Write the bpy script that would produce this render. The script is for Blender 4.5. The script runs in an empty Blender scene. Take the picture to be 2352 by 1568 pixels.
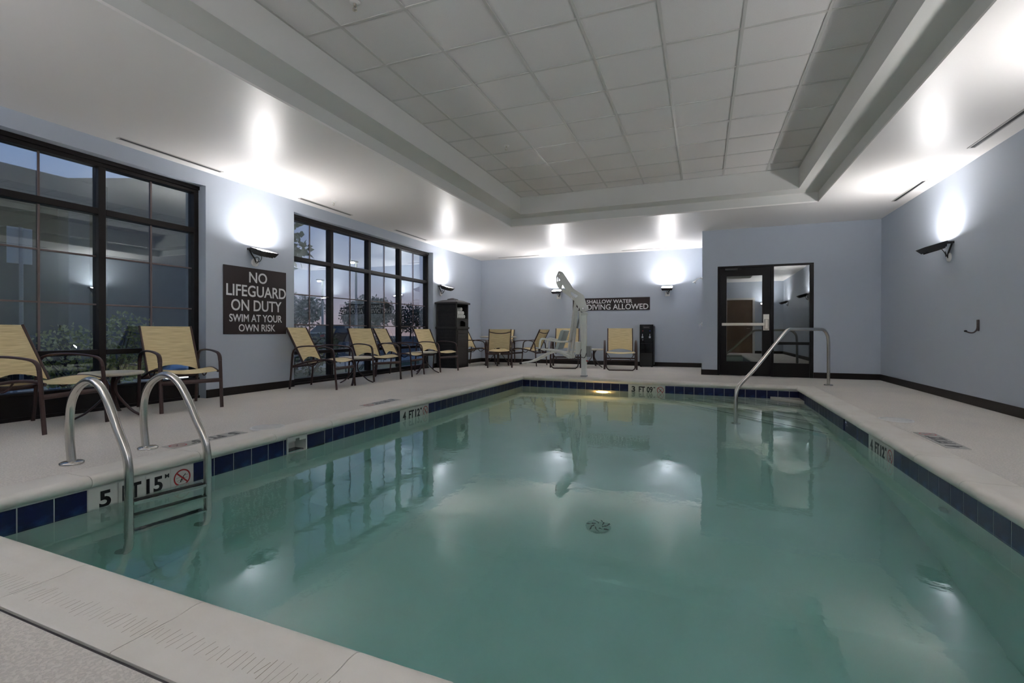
import bpy, bmesh, math, random
from mathutils import Vector, Matrix
random.seed(7)
PI = math.pi
scene = bpy.context.scene
col = scene.collection

# ------------------------------------------------------------------ room measures (metres)
XL, XR, XS = -5.846, 2.940, -0.011       # left wall, right wall, alcove return
YB, YD, YR = 12.409, 10.359, -0.70       # far alcove wall, door wall, wall behind the camera
H = 2.86
CAMH = 0.848

# ------------------------------------------------------------------ camera
yaw, pitch, roll = 0.3760, -0.0048, 0.0016
cyw, syw, cp, sp = math.cos(yaw), math.sin(yaw), math.cos(pitch), math.sin(pitch)
fwd = Vector((-syw*cp, cyw*cp, sp)); rgt = Vector((cyw, syw, 0)); upv = rgt.cross(fwd)
r2 = rgt*math.cos(roll) + upv*math.sin(roll); u2 = -rgt*math.sin(roll) + upv*math.cos(roll)
camd = bpy.data.cameras.new('camera'); cam = bpy.data.objects.new('camera', camd); col.objects.link(cam)
cam.matrix_world = Matrix(((r2.x, u2.x, -fwd.x, 0), (r2.y, u2.y, -fwd.y, 0), (r2.z, u2.z, -fwd.z, CAMH), (0, 0, 0, 1)))
camd.sensor_fit = 'HORIZONTAL'; camd.sensor_width = 36.0; camd.lens = 1108.44/2352*36
camd.shift_x = -0.11/2352; camd.shift_y = -(784-767.01)/2352; camd.clip_start = 0.02; camd.clip_end = 500
scene.camera = cam

# ------------------------------------------------------------------ view, world, light levels
vs = scene.view_settings
vs.view_transform = 'Standard'; vs.look = 'None'; vs.gamma = 1.0; vs.use_curve_mapping = False
vs.exposure = 1.65
LAMP = 53.0            # emission of the flood lamp lenses
world = bpy.data.worlds.new('dusk_sky'); scene.world = world; world.use_nodes = True
wn = world.node_tree; wn.nodes.clear()
wo = wn.nodes.new('ShaderNodeOutputWorld'); wb = wn.nodes.new('ShaderNodeBackground')
tc = wn.nodes.new('ShaderNodeTexCoord'); sep = wn.nodes.new('ShaderNodeSeparateXYZ'); rmp = wn.nodes.new('ShaderNodeValToRGB')
wn.links.new(tc.outputs['Generated'], sep.inputs[0]); wn.links.new(sep.outputs['Z'], rmp.inputs[0])
wn.links.new(rmp.outputs[0], wb.inputs[0]); wn.links.new(wb.outputs[0], wo.inputs[0])
cr = rmp.color_ramp
cr.elements[0].position = 0.0; cr.elements[0].color = (0.34, 0.24, 0.27, 1)
cr.elements[1].position = 0.9; cr.elements[1].color = (0.07, 0.13, 0.30, 1)
e = cr.elements.new(0.10); e.color = (0.24, 0.24, 0.34, 1)
e = cr.elements.new(0.28); e.color = (0.13, 0.20, 0.38, 1)
wb.inputs[1].default_value = 0.5
scene.cycles.max_bounces = 8
scene.cycles.diffuse_bounces = 5
scene.cycles.glossy_bounces = 4
scene.cycles.transmission_bounces = 6
scene.cycles.transparent_max_bounces = 10
scene.cycles.sample_clamp_indirect = 10.0
scene.cycles.blur_glossy = 0.6
scene.cycles.use_light_tree = False

# ------------------------------------------------------------------ materials
MATS = {}
def mat(name, color, rough=0.5, metal=0.0, spec=0.5, var=None, bump=None, emit=None, coord='Object', coat=0.0):
    """var = (scale, second colour, detail, low, high); bump = (scale, strength, detail, distance)"""
    if name in MATS: return MATS[name]
    m = bpy.data.materials.new(name); m.use_nodes = True
    nt = m.node_tree; b = nt.nodes['Principled BSDF']
    b.inputs['Base Color'].default_value = (*color, 1); b.inputs['Roughness'].default_value = rough
    b.inputs['Metallic'].default_value = metal; b.inputs['Specular IOR Level'].default_value = spec
    if coat: b.inputs['Coat Weight'].default_value = coat; b.inputs['Coat Roughness'].default_value = 0.08
    if emit: b.inputs['Emission Color'].default_value = (*emit[0], 1); b.inputs['Emission Strength'].default_value = emit[1]
    if var or bump:
        t = nt.nodes.new('ShaderNodeTexCoord')
    if var:
        n = nt.nodes.new('ShaderNodeTexNoise'); n.inputs['Scale'].default_value = var[0]; n.inputs['Detail'].default_value = var[2]
        r = nt.nodes.new('ShaderNodeValToRGB'); r.color_ramp.elements[0].position = var[3]; r.color_ramp.elements[1].position = var[4]
        r.color_ramp.elements[0].color = (*color, 1); r.color_ramp.elements[1].color = (*var[1], 1)
        nt.links.new(t.outputs[coord], n.inputs['Vector']); nt.links.new(n.outputs[0], r.inputs[0]); nt.links.new(r.outputs[0], b.inputs['Base Color'])
    if bump:
        n = nt.nodes.new('ShaderNodeTexNoise'); n.inputs['Scale'].default_value = bump[0]; n.inputs['Detail'].default_value = bump[2]
        bp = nt.nodes.new('ShaderNodeBump'); bp.inputs['Strength'].default_value = bump[1]; bp.inputs['Distance'].default_value = bump[3]
        nt.links.new(t.outputs[coord], n.inputs['Vector']); nt.links.new(n.outputs[0], bp.inputs['Height']); nt.links.new(bp.outputs[0], b.inputs['Normal'])
    MATS[name] = m; return m

WALL = mat('wall_paint', (0.49, 0.545, 0.625), 0.55, spec=0.22, bump=(140, 0.06, 2, 0.002))
CEIL = mat('ceiling_paint', (0.86, 0.835, 0.81), 0.36, spec=0.34, bump=(2.2, 0.12, 3, 0.03))
TRAY = mat('tray_paint', (0.66, 0.66, 0.635), 0.6, spec=0.3)
TILE_C = mat('acoustic_tile', (0.72, 0.70, 0.69), 0.9, spec=0.1, var=(330, (0.56, 0.54, 0.53), 2, 0.55, 0.72), bump=(330, 0.3, 2, 0.002))
GRID = mat('grid_metal', (0.55, 0.54, 0.52), 0.45, spec=0.4)
COPE = mat('coping_stone', (0.76, 0.725, 0.665), 0.55, spec=0.35, var=(3.0, (0.68, 0.635, 0.56), 6, 0.45, 0.75), bump=(60, 0.12, 4, 0.004))
PLAS = mat('pool_plaster', (0.80, 0.81, 0.76), 0.8, spec=0.2, var=(1.5, (0.72, 0.75, 0.68), 6, 0.4, 0.7))
BLUE = mat('cobalt_tile', (0.007, 0.010, 0.052), 0.3, spec=0.35, var=(14, (0.02, 0.05, 0.15), 6, 0.52, 0.8))
BLUE2 = mat('cobalt_cover', (0.008, 0.010, 0.05), 0.25, spec=0.5)
GROUT = mat('white_grout', (0.55, 0.54, 0.50), 0.8, spec=0.2)
WTILE = mat('white_tile', (0.66, 0.65, 0.61), 0.25, spec=0.5)
INK = mat('black_ink', (0.012, 0.012, 0.014), 0.4)
RED = mat('red_ink', (0.42, 0.03, 0.03), 0.4)
SEAL = mat('dark_sealant', (0.05, 0.045, 0.05), 0.8)
BASE = mat('dark_brown_rubber', (0.014, 0.009, 0.0075), 0.45, spec=0.3)
FRAME = mat('bronze_aluminium', (0.011, 0.008, 0.0075), 0.4, spec=0.3)
FRAME2 = mat('dark_door_aluminium', (0.006, 0.0042, 0.004), 0.38, spec=0.25)
MUNT = mat('taupe_muntin', (0.16, 0.12, 0.115), 0.5)
STEEL = mat('stainless_steel', (0.62, 0.60, 0.56), 0.22, metal=1.0, bump=(90, 0.03, 2, 0.002))
CHROME = mat('chrome', (0.75, 0.75, 0.75), 0.08, metal=1.0)
SATIN = mat('satin_nickel', (0.62, 0.58, 0.50), 0.32, metal=1.0)
BRONZE = mat('brown_powder_coat', (0.050, 0.024, 0.021), 0.38, spec=0.5)
TOPM = mat('cream_table_top', (0.60, 0.56, 0.46), 0.4, var=(40, (0.54, 0.50, 0.40), 4, 0.4, 0.7))
CABM = mat('dark_resin', (0.012, 0.0095, 0.0085), 0.5, var=(25, (0.020, 0.016, 0.014), 4, 0.4, 0.7))
CABT = mat('grey_brown_resin', (0.030, 0.026, 0.024), 0.5)
TOWEL = mat('white_towel', (0.80, 0.79, 0.78), 0.95, spec=0.1, bump=(180, 0.6, 3, 0.004))
BLACKG = mat('gloss_black', (0.008, 0.008, 0.009), 0.12, spec=0.5)
BLACKM = mat('matt_black', (0.016, 0.016, 0.017), 0.5)
LIFTM = mat('white_enamel', (0.74, 0.75, 0.71), 0.35, spec=0.5)
LIFTS = mat('pale_plastic', (0.48, 0.54, 0.54), 0.35)
GREYP = mat('grey_plastic', (0.25, 0.26, 0.26), 0.5)
WHITEP = mat('white_plastic', (0.75, 0.74, 0.72), 0.4)
SIGNM = mat('brown_black_sign', (0.034, 0.024, 0.024), 0.5, spec=0.35)
SIGNT = mat('sign_letter_grey', (0.80, 0.80, 0.81), 0.5)
LAMPB = mat('black_lamp_housing', (0.018, 0.017, 0.018), 0.42)
LENS = mat('lamp_lens', (0.9, 0.9, 0.9), 0.3, emit=((1.0, 0.965, 0.96), LAMP))
WOOD = mat('brown_wood_door', (0.16, 0.105, 0.07), 0.45, var=(6, (0.12, 0.08, 0.055), 5, 0.4, 0.7))
WHITEF = mat('white_door_frame', (0.62, 0.60, 0.57), 0.5)
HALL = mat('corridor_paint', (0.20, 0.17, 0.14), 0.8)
ASPH = mat('asphalt', (0.028, 0.030, 0.034), 0.85, var=(2, (0.038, 0.040, 0.044), 5, 0.4, 0.7))
GRASS_B = mat('lawn', (0.03, 0.06, 0.02), 0.9, var=(8, (0.05, 0.085, 0.03), 5, 0.4, 0.7))
CONC = mat('pale_concrete', (0.32, 0.31, 0.29), 0.8, var=(5, (0.26, 0.25, 0.24), 4, 0.4, 0.7))
LEAFY = mat('yellow_green_leaf', (0.36, 0.39, 0.13), 0.55)
LEAFD = mat('dark_leaf', (0.05, 0.065, 0.055), 0.6)
LEAFM = mat('mid_leaf', (0.07, 0.11, 0.05), 0.6)
BARK = mat('bark', (0.04, 0.03, 0.025), 0.8)
ROOFG = mat('grey_roof', (0.13, 0.135, 0.14), 0.7, var=(1.5, (0.10, 0.105, 0.11), 4, 0.4, 0.7))
CARB = mat('dark_blue_car_paint', (0.006, 0.008, 0.018), 0.3)
CARG = mat('grey_car_paint', (0.03, 0.03, 0.035), 0.2)
CARGL = mat('car_glass', (0.01, 0.012, 0.015), 0.08)
TYRE = mat('tyre_rubber', (0.01, 0.01, 0.01), 0.8)
LIGHTW = mat('street_lamp_glow', (0.9, 0.9, 0.9), 0.3, emit=((1.0, 0.95, 0.88), 12.0))
LIGHTR = mat('tail_lamp_glow', (0.6, 0.1, 0.05), 0.3, emit=((1.0, 0.25, 0.12), 3.0))
LIGHTP = mat('path_lamp_glow', (0.9, 0.9, 0.9), 0.3, emit=((1.0, 0.98, 1.0), 2.0))
POOLL = mat('warm_pool_lamp', (0.9, 0.7, 0.4), 0.3, emit=((1.0, 0.55, 0.20), 10.0))
SILV = mat('silver_cap', (0.6, 0.6, 0.62), 0.3, metal=0.9)

def deck_material():
    m = bpy.data.materials.new('textured_deck'); m.use_nodes = True; nt = m.node_tree; b = nt.nodes['Principled BSDF']
    b.inputs['Roughness'].default_value = 0.72; b.inputs['Specular IOR Level'].default_value = 0.3
    t = nt.nodes.new('ShaderNodeTexCoord')
    n = nt.nodes.new('ShaderNodeTexNoise'); n.inputs['Scale'].default_value = 1.1; n.inputs['Detail'].default_value = 7
    r = nt.nodes.new('ShaderNodeValToRGB'); r.color_ramp.elements[0].position = 0.36; r.color_ramp.elements[1].position = 0.68
    r.color_ramp.elements[0].color = (0.76, 0.715, 0.655, 1); r.color_ramp.elements[1].color = (0.69, 0.655, 0.61, 1)
    nt.links.new(t.outputs['Object'], n.inputs['Vector']); nt.links.new(n.outputs[0], r.inputs[0])
    n2 = nt.nodes.new('ShaderNodeTexNoise'); n2.inputs['Scale'].default_value = 95; n2.inputs['Detail'].default_value = 6; n2.inputs['Distortion'].default_value = 0.6
    r2_ = nt.nodes.new('ShaderNodeValToRGB'); r2_.color_ramp.elements[0].position = 0.44; r2_.color_ramp.elements[1].position = 0.56
    mx = nt.nodes.new('ShaderNodeMix'); mx.data_type = 'RGBA'; mx.blend_type = 'MULTIPLY'; mx.inputs[0].default_value = 0.14
    nt.links.new(t.outputs['Object'], n2.inputs['Vector']); nt.links.new(n2.outputs[0], r2_.inputs[0])
    nt.links.new(r.outputs[0], mx.inputs[6]); nt.links.new(r2_.outputs[0], mx.inputs[7]); nt.links.new(mx.outputs[2], b.inputs['Base Color'])
    bp = nt.nodes.new('ShaderNodeBump'); bp.inputs['Strength'].default_value = 0.55; bp.inputs['Distance'].default_value = 0.004
    nt.links.new(r2_.outputs[0], bp.inputs['Height']); nt.links.new(bp.outputs[0], b.inputs['Normal'])
    return m
DECK = deck_material()

def sling_material():
    m = bpy.data.materials.new('woven_sling'); m.use_nodes = True; nt = m.node_tree; b = nt.nodes['Principled BSDF']
    b.inputs['Roughness'].default_value = 0.65; b.inputs['Specular IOR Level'].default_value = 0.25
    t = nt.nodes.new('ShaderNodeTexCoord'); s = nt.nodes.new('ShaderNodeSeparateXYZ')
    nt.links.new(t.outputs['Object'], s.inputs[0])
    d = nt.nodes.new('ShaderNodeMath'); d.operation = 'SUBTRACT'; nt.links.new(s.outputs['Z'], d.inputs[0]); nt.links.new(s.outputs['X'], d.inputs[1])
    c = nt.nodes.new('ShaderNodeCombineXYZ'); nt.links.new(d.outputs[0], c.inputs[0]); 
    y = nt.nodes.new('ShaderNodeMath'); y.operation = 'MULTIPLY'; y.inputs[1].default_value = 0.03; nt.links.new(s.outputs['Y'], y.inputs[0]); nt.links.new(y.outputs[0], c.inputs[1])
    n = nt.nodes.new('ShaderNodeTexNoise'); n.inputs['Scale'].default_value = 150; n.inputs['Detail'].default_value = 2
    nt.links.new(c.outputs[0], n.inputs['Vector'])
    r = nt.nodes.new('ShaderNodeValToRGB'); r.color_ramp.elements[0].position = 0.36; r.color_ramp.elements[1].position = 0.62
    r.color_ramp.elements[0].color = (0.60, 0.48, 0.255, 1); r.color_ramp.elements[1].color = (0.82, 0.69, 0.41, 1)
    nt.links.new(n.outputs[0], r.inputs[0]); nt.links.new(r.outputs[0], b.inputs['Base Color'])
    n2 = nt.nodes.new('ShaderNodeTexNoise'); n2.inputs['Scale'].default_value = 260; nt.links.new(t.outputs['Object'], n2.inputs['Vector'])
    bp = nt.nodes.new('ShaderNodeBump'); bp.inputs['Strength'].default_value = 0.3; bp.inputs['Distance'].default_value = 0.002
    nt.links.new(n.outputs[0], bp.inputs['Height']); nt.links.new(bp.outputs[0], b.inputs['Normal'])
    return m
SLING = sling_material()

def glass_material(name, base, gain, tint):
    m = bpy.data.materials.new(name); m.use_nodes = True; nt = m.node_tree; nt.nodes.clear()
    o = nt.nodes.new('ShaderNodeOutputMaterial'); mx = nt.nodes.new('ShaderNodeMixShader'); tr = nt.nodes.new('ShaderNodeBsdfTransparent')
    gl = nt.nodes.new('ShaderNodeBsdfGlossy'); fr = nt.nodes.new('ShaderNodeLayerWeight'); ma = nt.nodes.new('ShaderNodeMath'); pw = nt.nodes.new('ShaderNodeMath')
    tr.inputs[0].default_value = (*tint, 1); gl.inputs['Roughness'].default_value = 0.0; gl.inputs[0].default_value = (0.95, 1.0, 1.0, 1)
    fr.inputs[0].default_value = 0.5; pw.operation = 'POWER'; pw.inputs[1].default_value = 4.0; ma.operation = 'MULTIPLY_ADD'; ma.inputs[1].default_value = gain; ma.inputs[2].default_value = base; ma.use_clamp = True
    nt.links.new(fr.outputs['Facing'], pw.inputs[0]); nt.links.new(pw.outputs[0], ma.inputs[0]); nt.links.new(ma.outputs[0], mx.inputs[0]); nt.links.new(tr.outputs[0], mx.inputs[1]); nt.links.new(gl.outputs[0], mx.inputs[2])
    nt.links.new(mx.outputs[0], o.inputs[0]); return m
GLASS = glass_material('window_glass', 0.18, 1.0, (0.86, 0.92, 0.92))
GLASSD = glass_material('door_glass', 0.20, 1.0, (0.55, 0.52, 0.50))

def water_material():
    m = bpy.data.materials.new('pool_water'); m.use_nodes = True; nt = m.node_tree; nt.nodes.clear()
    o = nt.nodes.new('ShaderNodeOutputMaterial'); b = nt.nodes.new('ShaderNodeBsdfPrincipled')
    b.inputs['Base Color'].default_value = (1, 1, 1, 1); b.inputs['Roughness'].default_value = 0.0; b.inputs['IOR'].default_value = 1.333
    b.inputs['Transmission Weight'].default_value = 1.0
    va = nt.nodes.new('ShaderNodeVolumeAbsorption'); va.inputs['Color'].default_value = (0.14, 0.84, 0.82, 1); va.inputs['Density'].default_value = 0.28
    t = nt.nodes.new('ShaderNodeTexCoord'); n = nt.nodes.new('ShaderNodeTexNoise'); n.inputs['Scale'].default_value = 4.5; n.inputs['Detail'].default_value = 4.0
    bp = nt.nodes.new('ShaderNodeBump'); bp.inputs['Strength'].default_value = 0.05; bp.inputs['Distance'].default_value = 0.035
    nt.links.new(t.outputs['Object'], n.inputs['Vector']); nt.links.new(n.outputs[0], bp.inputs['Height']); nt.links.new(bp.outputs[0], b.inputs['Normal'])
    nt.links.new(b.outputs[0], o.inputs['Surface']); nt.links.new(va.outputs[0], o.inputs['Volume']); return m
WATER = water_material()

# ------------------------------------------------------------------ mesh helpers
def V(*a): return Vector(a)
class MB:
    """collects geometry for ONE mesh object"""
    def __init__(s): s.v = []; s.f = []; s.sm = []
    def add(s, vs_, fs, smooth=False):
        k = len(s.v); s.v += [tuple(p) for p in vs_]
        for f in fs: s.f.append(tuple(i+k for i in f)); s.sm.append(smooth)
        return s
    def box(s, a, b, rot=None, org=None):
        x0, y0, z0 = a; x1, y1, z1 = b
        p = [V(x0,y0,z0), V(x1,y0,z0), V(x1,y1,z0), V(x0,y1,z0), V(x0,y0,z1), V(x1,y0,z1), V(x1,y1,z1), V(x0,y1,z1)]
        if rot is not None: p = [rot @ (q-org) + org for q in p] if org is not None else [rot @ q for q in p]
        return s.add(p, [(0,3,2,1), (4,5,6,7), (0,1,5,4), (1,2,6,5), (2,3,7,6), (3,0,4,7)])
    def prism(s, poly, axis, a, b):
        """poly of 2-D points extruded along axis (0,1,2) from a to b"""
        def P(u, w, t): return ((t,u,w), (u,t,w), (u,w,t))[axis]
        n = len(poly); vs_ = [P(u, w, a) for u, w in poly] + [P(u, w, b) for u, w in poly]
        fs = [tuple(range(n))[::-1], tuple(range(n, 2*n))] + [(i, (i+1) % n, n+(i+1) % n, n+i) for i in range(n)]
        return s.add(vs_, fs)
    def tube(s, path, r, n=10, side=None, r2=None, caps=True, closed=False):
        """round or flat-oval tube; side = direction of the r radius, r2 = other radius"""
        path = [Vector(p) for p in path]; m = len(path); k = len(s.v); prev = None
        for i, p in enumerate(path):
            if closed: t = path[(i+1) % m] - path[i-1]
            else: t = path[min(i+1, m-1)] - path[max(i-1, 0)]
            t.normalize()
            if side is not None: a = Vector(side); a = a - t*a.dot(t)
            elif prev is None: a = V(0,0,1).cross(t) if abs(t.z) < 0.9 else V(0,1,0).cross(t)
            else: a = prev - t*prev.dot(t)
            if a.length < 1e-6: a = V(1,0,0) - t*t.x
            a.normalize(); prev = a; c = t.cross(a)
            rr = r[i] if isinstance(r, (list, tuple)) else r
            q = r2 if r2 else rr
            for j in range(n):
                w = 2*PI*j/n; s.v.append(tuple(p + a*(rr*math.cos(w)) + c*(q*math.sin(w))))
        for i in range(m if closed else m-1):
            for j in range(n):
                a0 = k+i*n+j; a1 = k+i*n+(j+1) % n; b0 = k+((i+1) % m)*n+j; b1 = k+((i+1) % m)*n+(j+1) % n
                s.f.append((a0, a1, b1, b0)); s.sm.append(True)
        if caps and not closed:
            s.f.append(tuple(range(k, k+n))[::-1]); s.sm.append(False)
            s.f.append(tuple(range(k+(m-1)*n, k+m*n))); s.sm.append(False)
        return s
    def lathe(s, prof, n=24, c=(0,0,0), axis=2, smooth=True):
        k = len(s.v)
        for (r, z) in prof:
            for j in range(n):
                w = 2*PI*j/n; x, y = r*math.cos(w), r*math.sin(w)
                p = {2: (x,y,z), 0: (z,x,y), 1: (y,z,x)}[axis]; s.v.append((p[0]+c[0], p[1]+c[1], p[2]+c[2]))
        for i in range(len(prof)-1):
            for j in range(n):
                s.f.append((k+i*n+j, k+i*n+(j+1) % n, k+(i+1)*n+(j+1) % n, k+(i+1)*n+j)); s.sm.append(smooth)
        s.f.append(tuple(range(k, k+n))[::-1]); s.sm.append(False)
        s.f.append(tuple(range(k+(len(prof)-1)*n, k+len(prof)*n))); s.sm.append(False)
        return s
    def mesh(s, name, m):
        me = bpy.data.meshes.new(name); me.from_pydata(s.v, [], s.f); me.update()
        for p, q in zip(me.polygons, s.sm): p.use_smooth = q
        if any(s.sm) and not all(s.sm):
            sm = {}
            for p in me.polygons:
                for ek in p.edge_keys: sm.setdefault(ek, []).append(p.use_smooth)
            for e_ in me.edges:
                w = sm.get(tuple(sorted(e_.vertices)), [])
                if len(w) == 2 and w[0] != w[1]: e_.use_edge_sharp = True
        if m: me.materials.append(m)
        return me
    def build(s, name, m, parent=None, bevel=0.0):
        me = s.mesh(name, m)
        if bevel:
            bm = bmesh.new(); bm.from_mesh(me); bmesh.ops.recalc_face_normals(bm, faces=bm.faces)
            es = [e_ for e_ in bm.edges if len(e_.link_faces) == 2 and e_.calc_face_angle(0) > 0.6]
            bmesh.ops.bevel(bm, geom=es, offset=bevel, segments=2, affect='EDGES', profile=0.5, clamp_overlap=True); bm.to_mesh(me); bm.free()
        o = bpy.data.objects.new(name, me); col.objects.link(o)
        if parent: o.parent = parent
        return o
def link(name, me, parent=None, loc=(0,0,0), rotz=0, scale=(1,1,1)):
    o = bpy.data.objects.new(name, me); col.objects.link(o); o.parent = parent
    o.location = loc; o.rotation_euler = (0,0,rotz); o.scale = scale; return o
def tag(o, label, cat, group=None, kind=None):
    o['label'] = label; o['category'] = cat
    if group: o['group'] = group
    if kind: o['kind'] = kind
    return o
def empty(name, loc=(0,0,0), rotz=0):
    o = bpy.data.objects.new(name, None); col.objects.link(o); o.location = loc; o.rotation_euler = (0,0,rotz); o.empty_display_size = 0.1; return o
def struct(o, label=None):
    o['kind'] = 'structure'
    if label: o['label'] = label
    return o
def dup(root, loc, rotz, label):
    r = root.copy(); col.objects.link(r); r.location = loc; r.rotation_euler = (0,0,rotz); r['label'] = label
    for ch in list(root.children):
        c = ch.copy(); col.objects.link(c); c.parent = r
        for g in list(ch.children):
            d = g.copy(); col.objects.link(d); d.parent = c
    return r
def curve(pts, k=6):
    """Catmull-Rom resampling"""
    P = [Vector(p) for p in pts]; P = [P[0]*2-P[1]] + P + [P[-1]*2-P[-2]]; out = []
    for i in range(1, len(P)-2):
        p0, p1, p2, p3 = P[i-1:i+3]
        for j in range(k):
            t = j/k; out.append(0.5*((2*p1) + (p2-p0)*t + (2*p0-5*p1+4*p2-p3)*t*t + (3*p1-p0-3*p2+p3)*t**3))
    out.append(P[-2]); return out
_txt = {}
def text_mesh(body, w, h, m, bold=0.0, space=1.0):
    """flat lettering centred on the origin in the XY plane, exactly w wide and h tall"""
    c = bpy.data.curves.new('lettering', 'FONT'); c.body = body; c.size = 1; c.offset = bold; c.space_character = space
    c.fill_mode = 'FRONT'; c.resolution_u = 4
    o = bpy.data.objects.new('lettering_source', c); col.objects.link(o); bpy.context.view_layer.update()
    me = bpy.data.meshes.new_from_object(o.evaluated_get(bpy.context.evaluated_depsgraph_get()))
    bpy.data.objects.remove(o); bpy.data.curves.remove(c)
    xs = [v.co.x for v in me.vertices]; ys = [v.co.y for v in me.vertices]
    x0, x1, y0, y1 = min(xs), max(xs), min(ys), max(ys)
    for v in me.vertices:
        v.co.x = ((v.co.x-x0)/(x1-x0)-0.5)*w; v.co.y = ((v.co.y-y0)/(y1-y0)-0.5)*h; v.co.z = 0
    # give the letters a real thickness
    bm = bmesh.new(); bm.from_mesh(me); r = bmesh.ops.extrude_face_region(bm, geom=bm.faces[:])
    for g in r['geom']:
        if isinstance(g, bmesh.types.BMVert): g.co.z += 0.0015
    bmesh.ops.recalc_face_normals(bm, faces=bm.faces)
    for f in bm.faces: f.smooth = False
    bm.to_mesh(me); bm.free()
    me.materials.clear(); me.materials.append(m); return me
def frame_matrix(o, x, y):
    x = Vector(x).normalized(); y = Vector(y).normalized(); z = x.cross(y); o = Vector(o)
    return Matrix(((x.x, y.x, z.x, o.x), (x.y, y.y, z.y, o.y), (x.z, y.z, z.z, o.z), (0,0,0,1)))
def place(name, me, mtx, parent=None):
    o = bpy.data.objects.new(name, me); col.objects.link(o); o.parent = parent; o.matrix_local = mtx; return o

# ================================================================== THE POOL OUTLINE
NL, FL, FR, NR = V(-3.296, 1.050, 0), V(-3.200, 8.635, 0), V(1.390, 8.500, 0), V(1.405, 0.950, 0)   # tile plane corners
JO, NO_ = 0.225, 0.048       # coping: joint outside the tile plane, nose inside it
ZT, ZW = -0.065, -0.183      # top of tile, water level
def inner(d):
    """quad offset by d: positive = outwards"""
    P = [NL, FL, FR, NR]; out = []
    C_ = sum(P, V(0,0,0))/4
    lines = []
    for i in range(4):
        a, b = P[i], P[(i+1) % 4]; t = (b-a).normalized(); n = V(-t.y, t.x, 0)
        if n.dot(a-C_) < 0: n = -n
        lines.append((a+n*d, t))
    for i in range(4):
        (a, t), (b, w) = lines[i-1], lines[i]
        den = t.x*w.y - t.y*w.x; k = ((b.x-a.x)*w.y - (b.y-a.y)*w.x)/den; out.append(a+t*k)
    return out

# ================================================================== FLOOR
def quad_prism(mb, q, z0, z1):
    mb.add([(p.x, p.y, z0) for p in q] + [(p.x, p.y, z1) for p in q], [(3,2,1,0), (4,5,6,7), (0,1,5,4), (1,2,6,5), (2,3,7,6), (3,0,4,7)])
hole = inner(JO+0.010)
hNL, hFL, hFR, hNR = hole
mb = MB()
xa, xb = XL-0.26, XR+0.02
for q in ([V(xa,YR,0), hNL, hFL, V(xa,YD,0)], [V(xa,YR,0), V(xb,YR,0), hNR, hNL], [hNR, V(xb,YR,0), V(xb,YD,0), hFR], [hFL, hFR, V(xb,YD,0), V(xa,YD,0)]):
    # top and hole walls only
    mb.add([(p.x,p.y,0) for p in q] + [(p.x,p.y,-0.12) for p in q], [(0,1,2,3), (7,6,5,4)])
mb.add([(p.x,p.y,0) for p in hole] + [(p.x,p.y,-0.12) for p in hole], [(i, (i+1) % 4, 4+(i+1) % 4, 4+i) for i in range(4)])
mb.add([(xa,YD,0), (XS,YD,0), (XS,YB+.02,0), (xa,YB+.02,0)], [(0,1,2,3)])
mb.add([(0.27,YD,0), (1.92,YD,0), (1.92,YD+.14,0), (0.27,YD+.14,0)], [(0,1,2,3)])
bmf = mb.build('floor', DECK)
bm = bmesh.new(); bm.from_mesh(bmf.data); bm.normal_update()
for f in bm.faces:
    if abs(f.normal.z) > 0.9 and f.calc_center_median().z > -0.01 and f.normal.z < 0: f.normal_flip()
bm.to_mesh(bmf.data); bm.free()
floor = struct(bmf, 'beige textured concrete pool deck')

# ================================================================== WALLS
def wall(name, boxes, m=WALL, label=None):
    mb = MB()
    for a, b in boxes: mb.box(a, b)
    return struct(mb.build(name, m), label)
W1a, W1b, W2a, W2b, WT = 0.14, 4.258, 5.674, 9.790, 2.686
TOPZ = H+0.75; T = 0.26
wall('wall_left', [((XL-T,YR-.2,0), (XL,W1a,TOPZ)), ((XL-T,W1b,0), (XL,W2a,TOPZ)), ((XL-T,W2b,0), (XL,YB+.2,TOPZ)), ((XL-T,W1a,WT), (XL,W1b,TOPZ)), ((XL-T,W2a,WT), (XL,W2b,TOPZ))], label='pale blue window wall')
wall('wall_back', [((XL,YB,0), (XS,YB+.2,TOPZ))], label='pale blue far wall behind the loungers')
DX0, DX1, DZ = 0.273, 1.911, 2.138
wall('wall_alcove', [((XS,YD+.16,0), (XS+.16,YB+.2,TOPZ))], label='pale blue return wall by the shower')
wall('wall_door', [((XS,YD,0), (DX0,YD+.16,TOPZ)), ((DX1,YD,0), (XR,YD+.16,TOPZ)), ((DX0,YD,DZ), (DX1,YD+.16,TOPZ))], label='pale blue wall around the glazed door')
wall('wall_right', [((XR,YR-.2,0), (XR+.2,YD+.36,TOPZ))], label='pale blue wall with the coat hook')
wall('wall_rear', [((XL,YR-.2,0), (0.92,YR,TOPZ)), ((1.86,YR-.2,0), (XR,YR,TOPZ)), ((0.92,YR-.2,2.14), (1.86,YR,TOPZ))], label='pale blue wall with the wooden door')
# corridor behind the glazed door
wall('wall_corridor', [((XS+.16,YD+2.2,0), (XR+.2,YD+2.3,2.7)), ((XS+.16,YD+.16,2.62), (XR+.2,YD+2.2,2.7)), ((XR+.1,YD+.36,0), (XR+.2,YD+2.2,2.62)), ((XS+.16,YD+.16,-.06), (XR+.2,YD+2.2,-.005))], HALL, 'dim corridor behind the glazed door')

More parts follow.
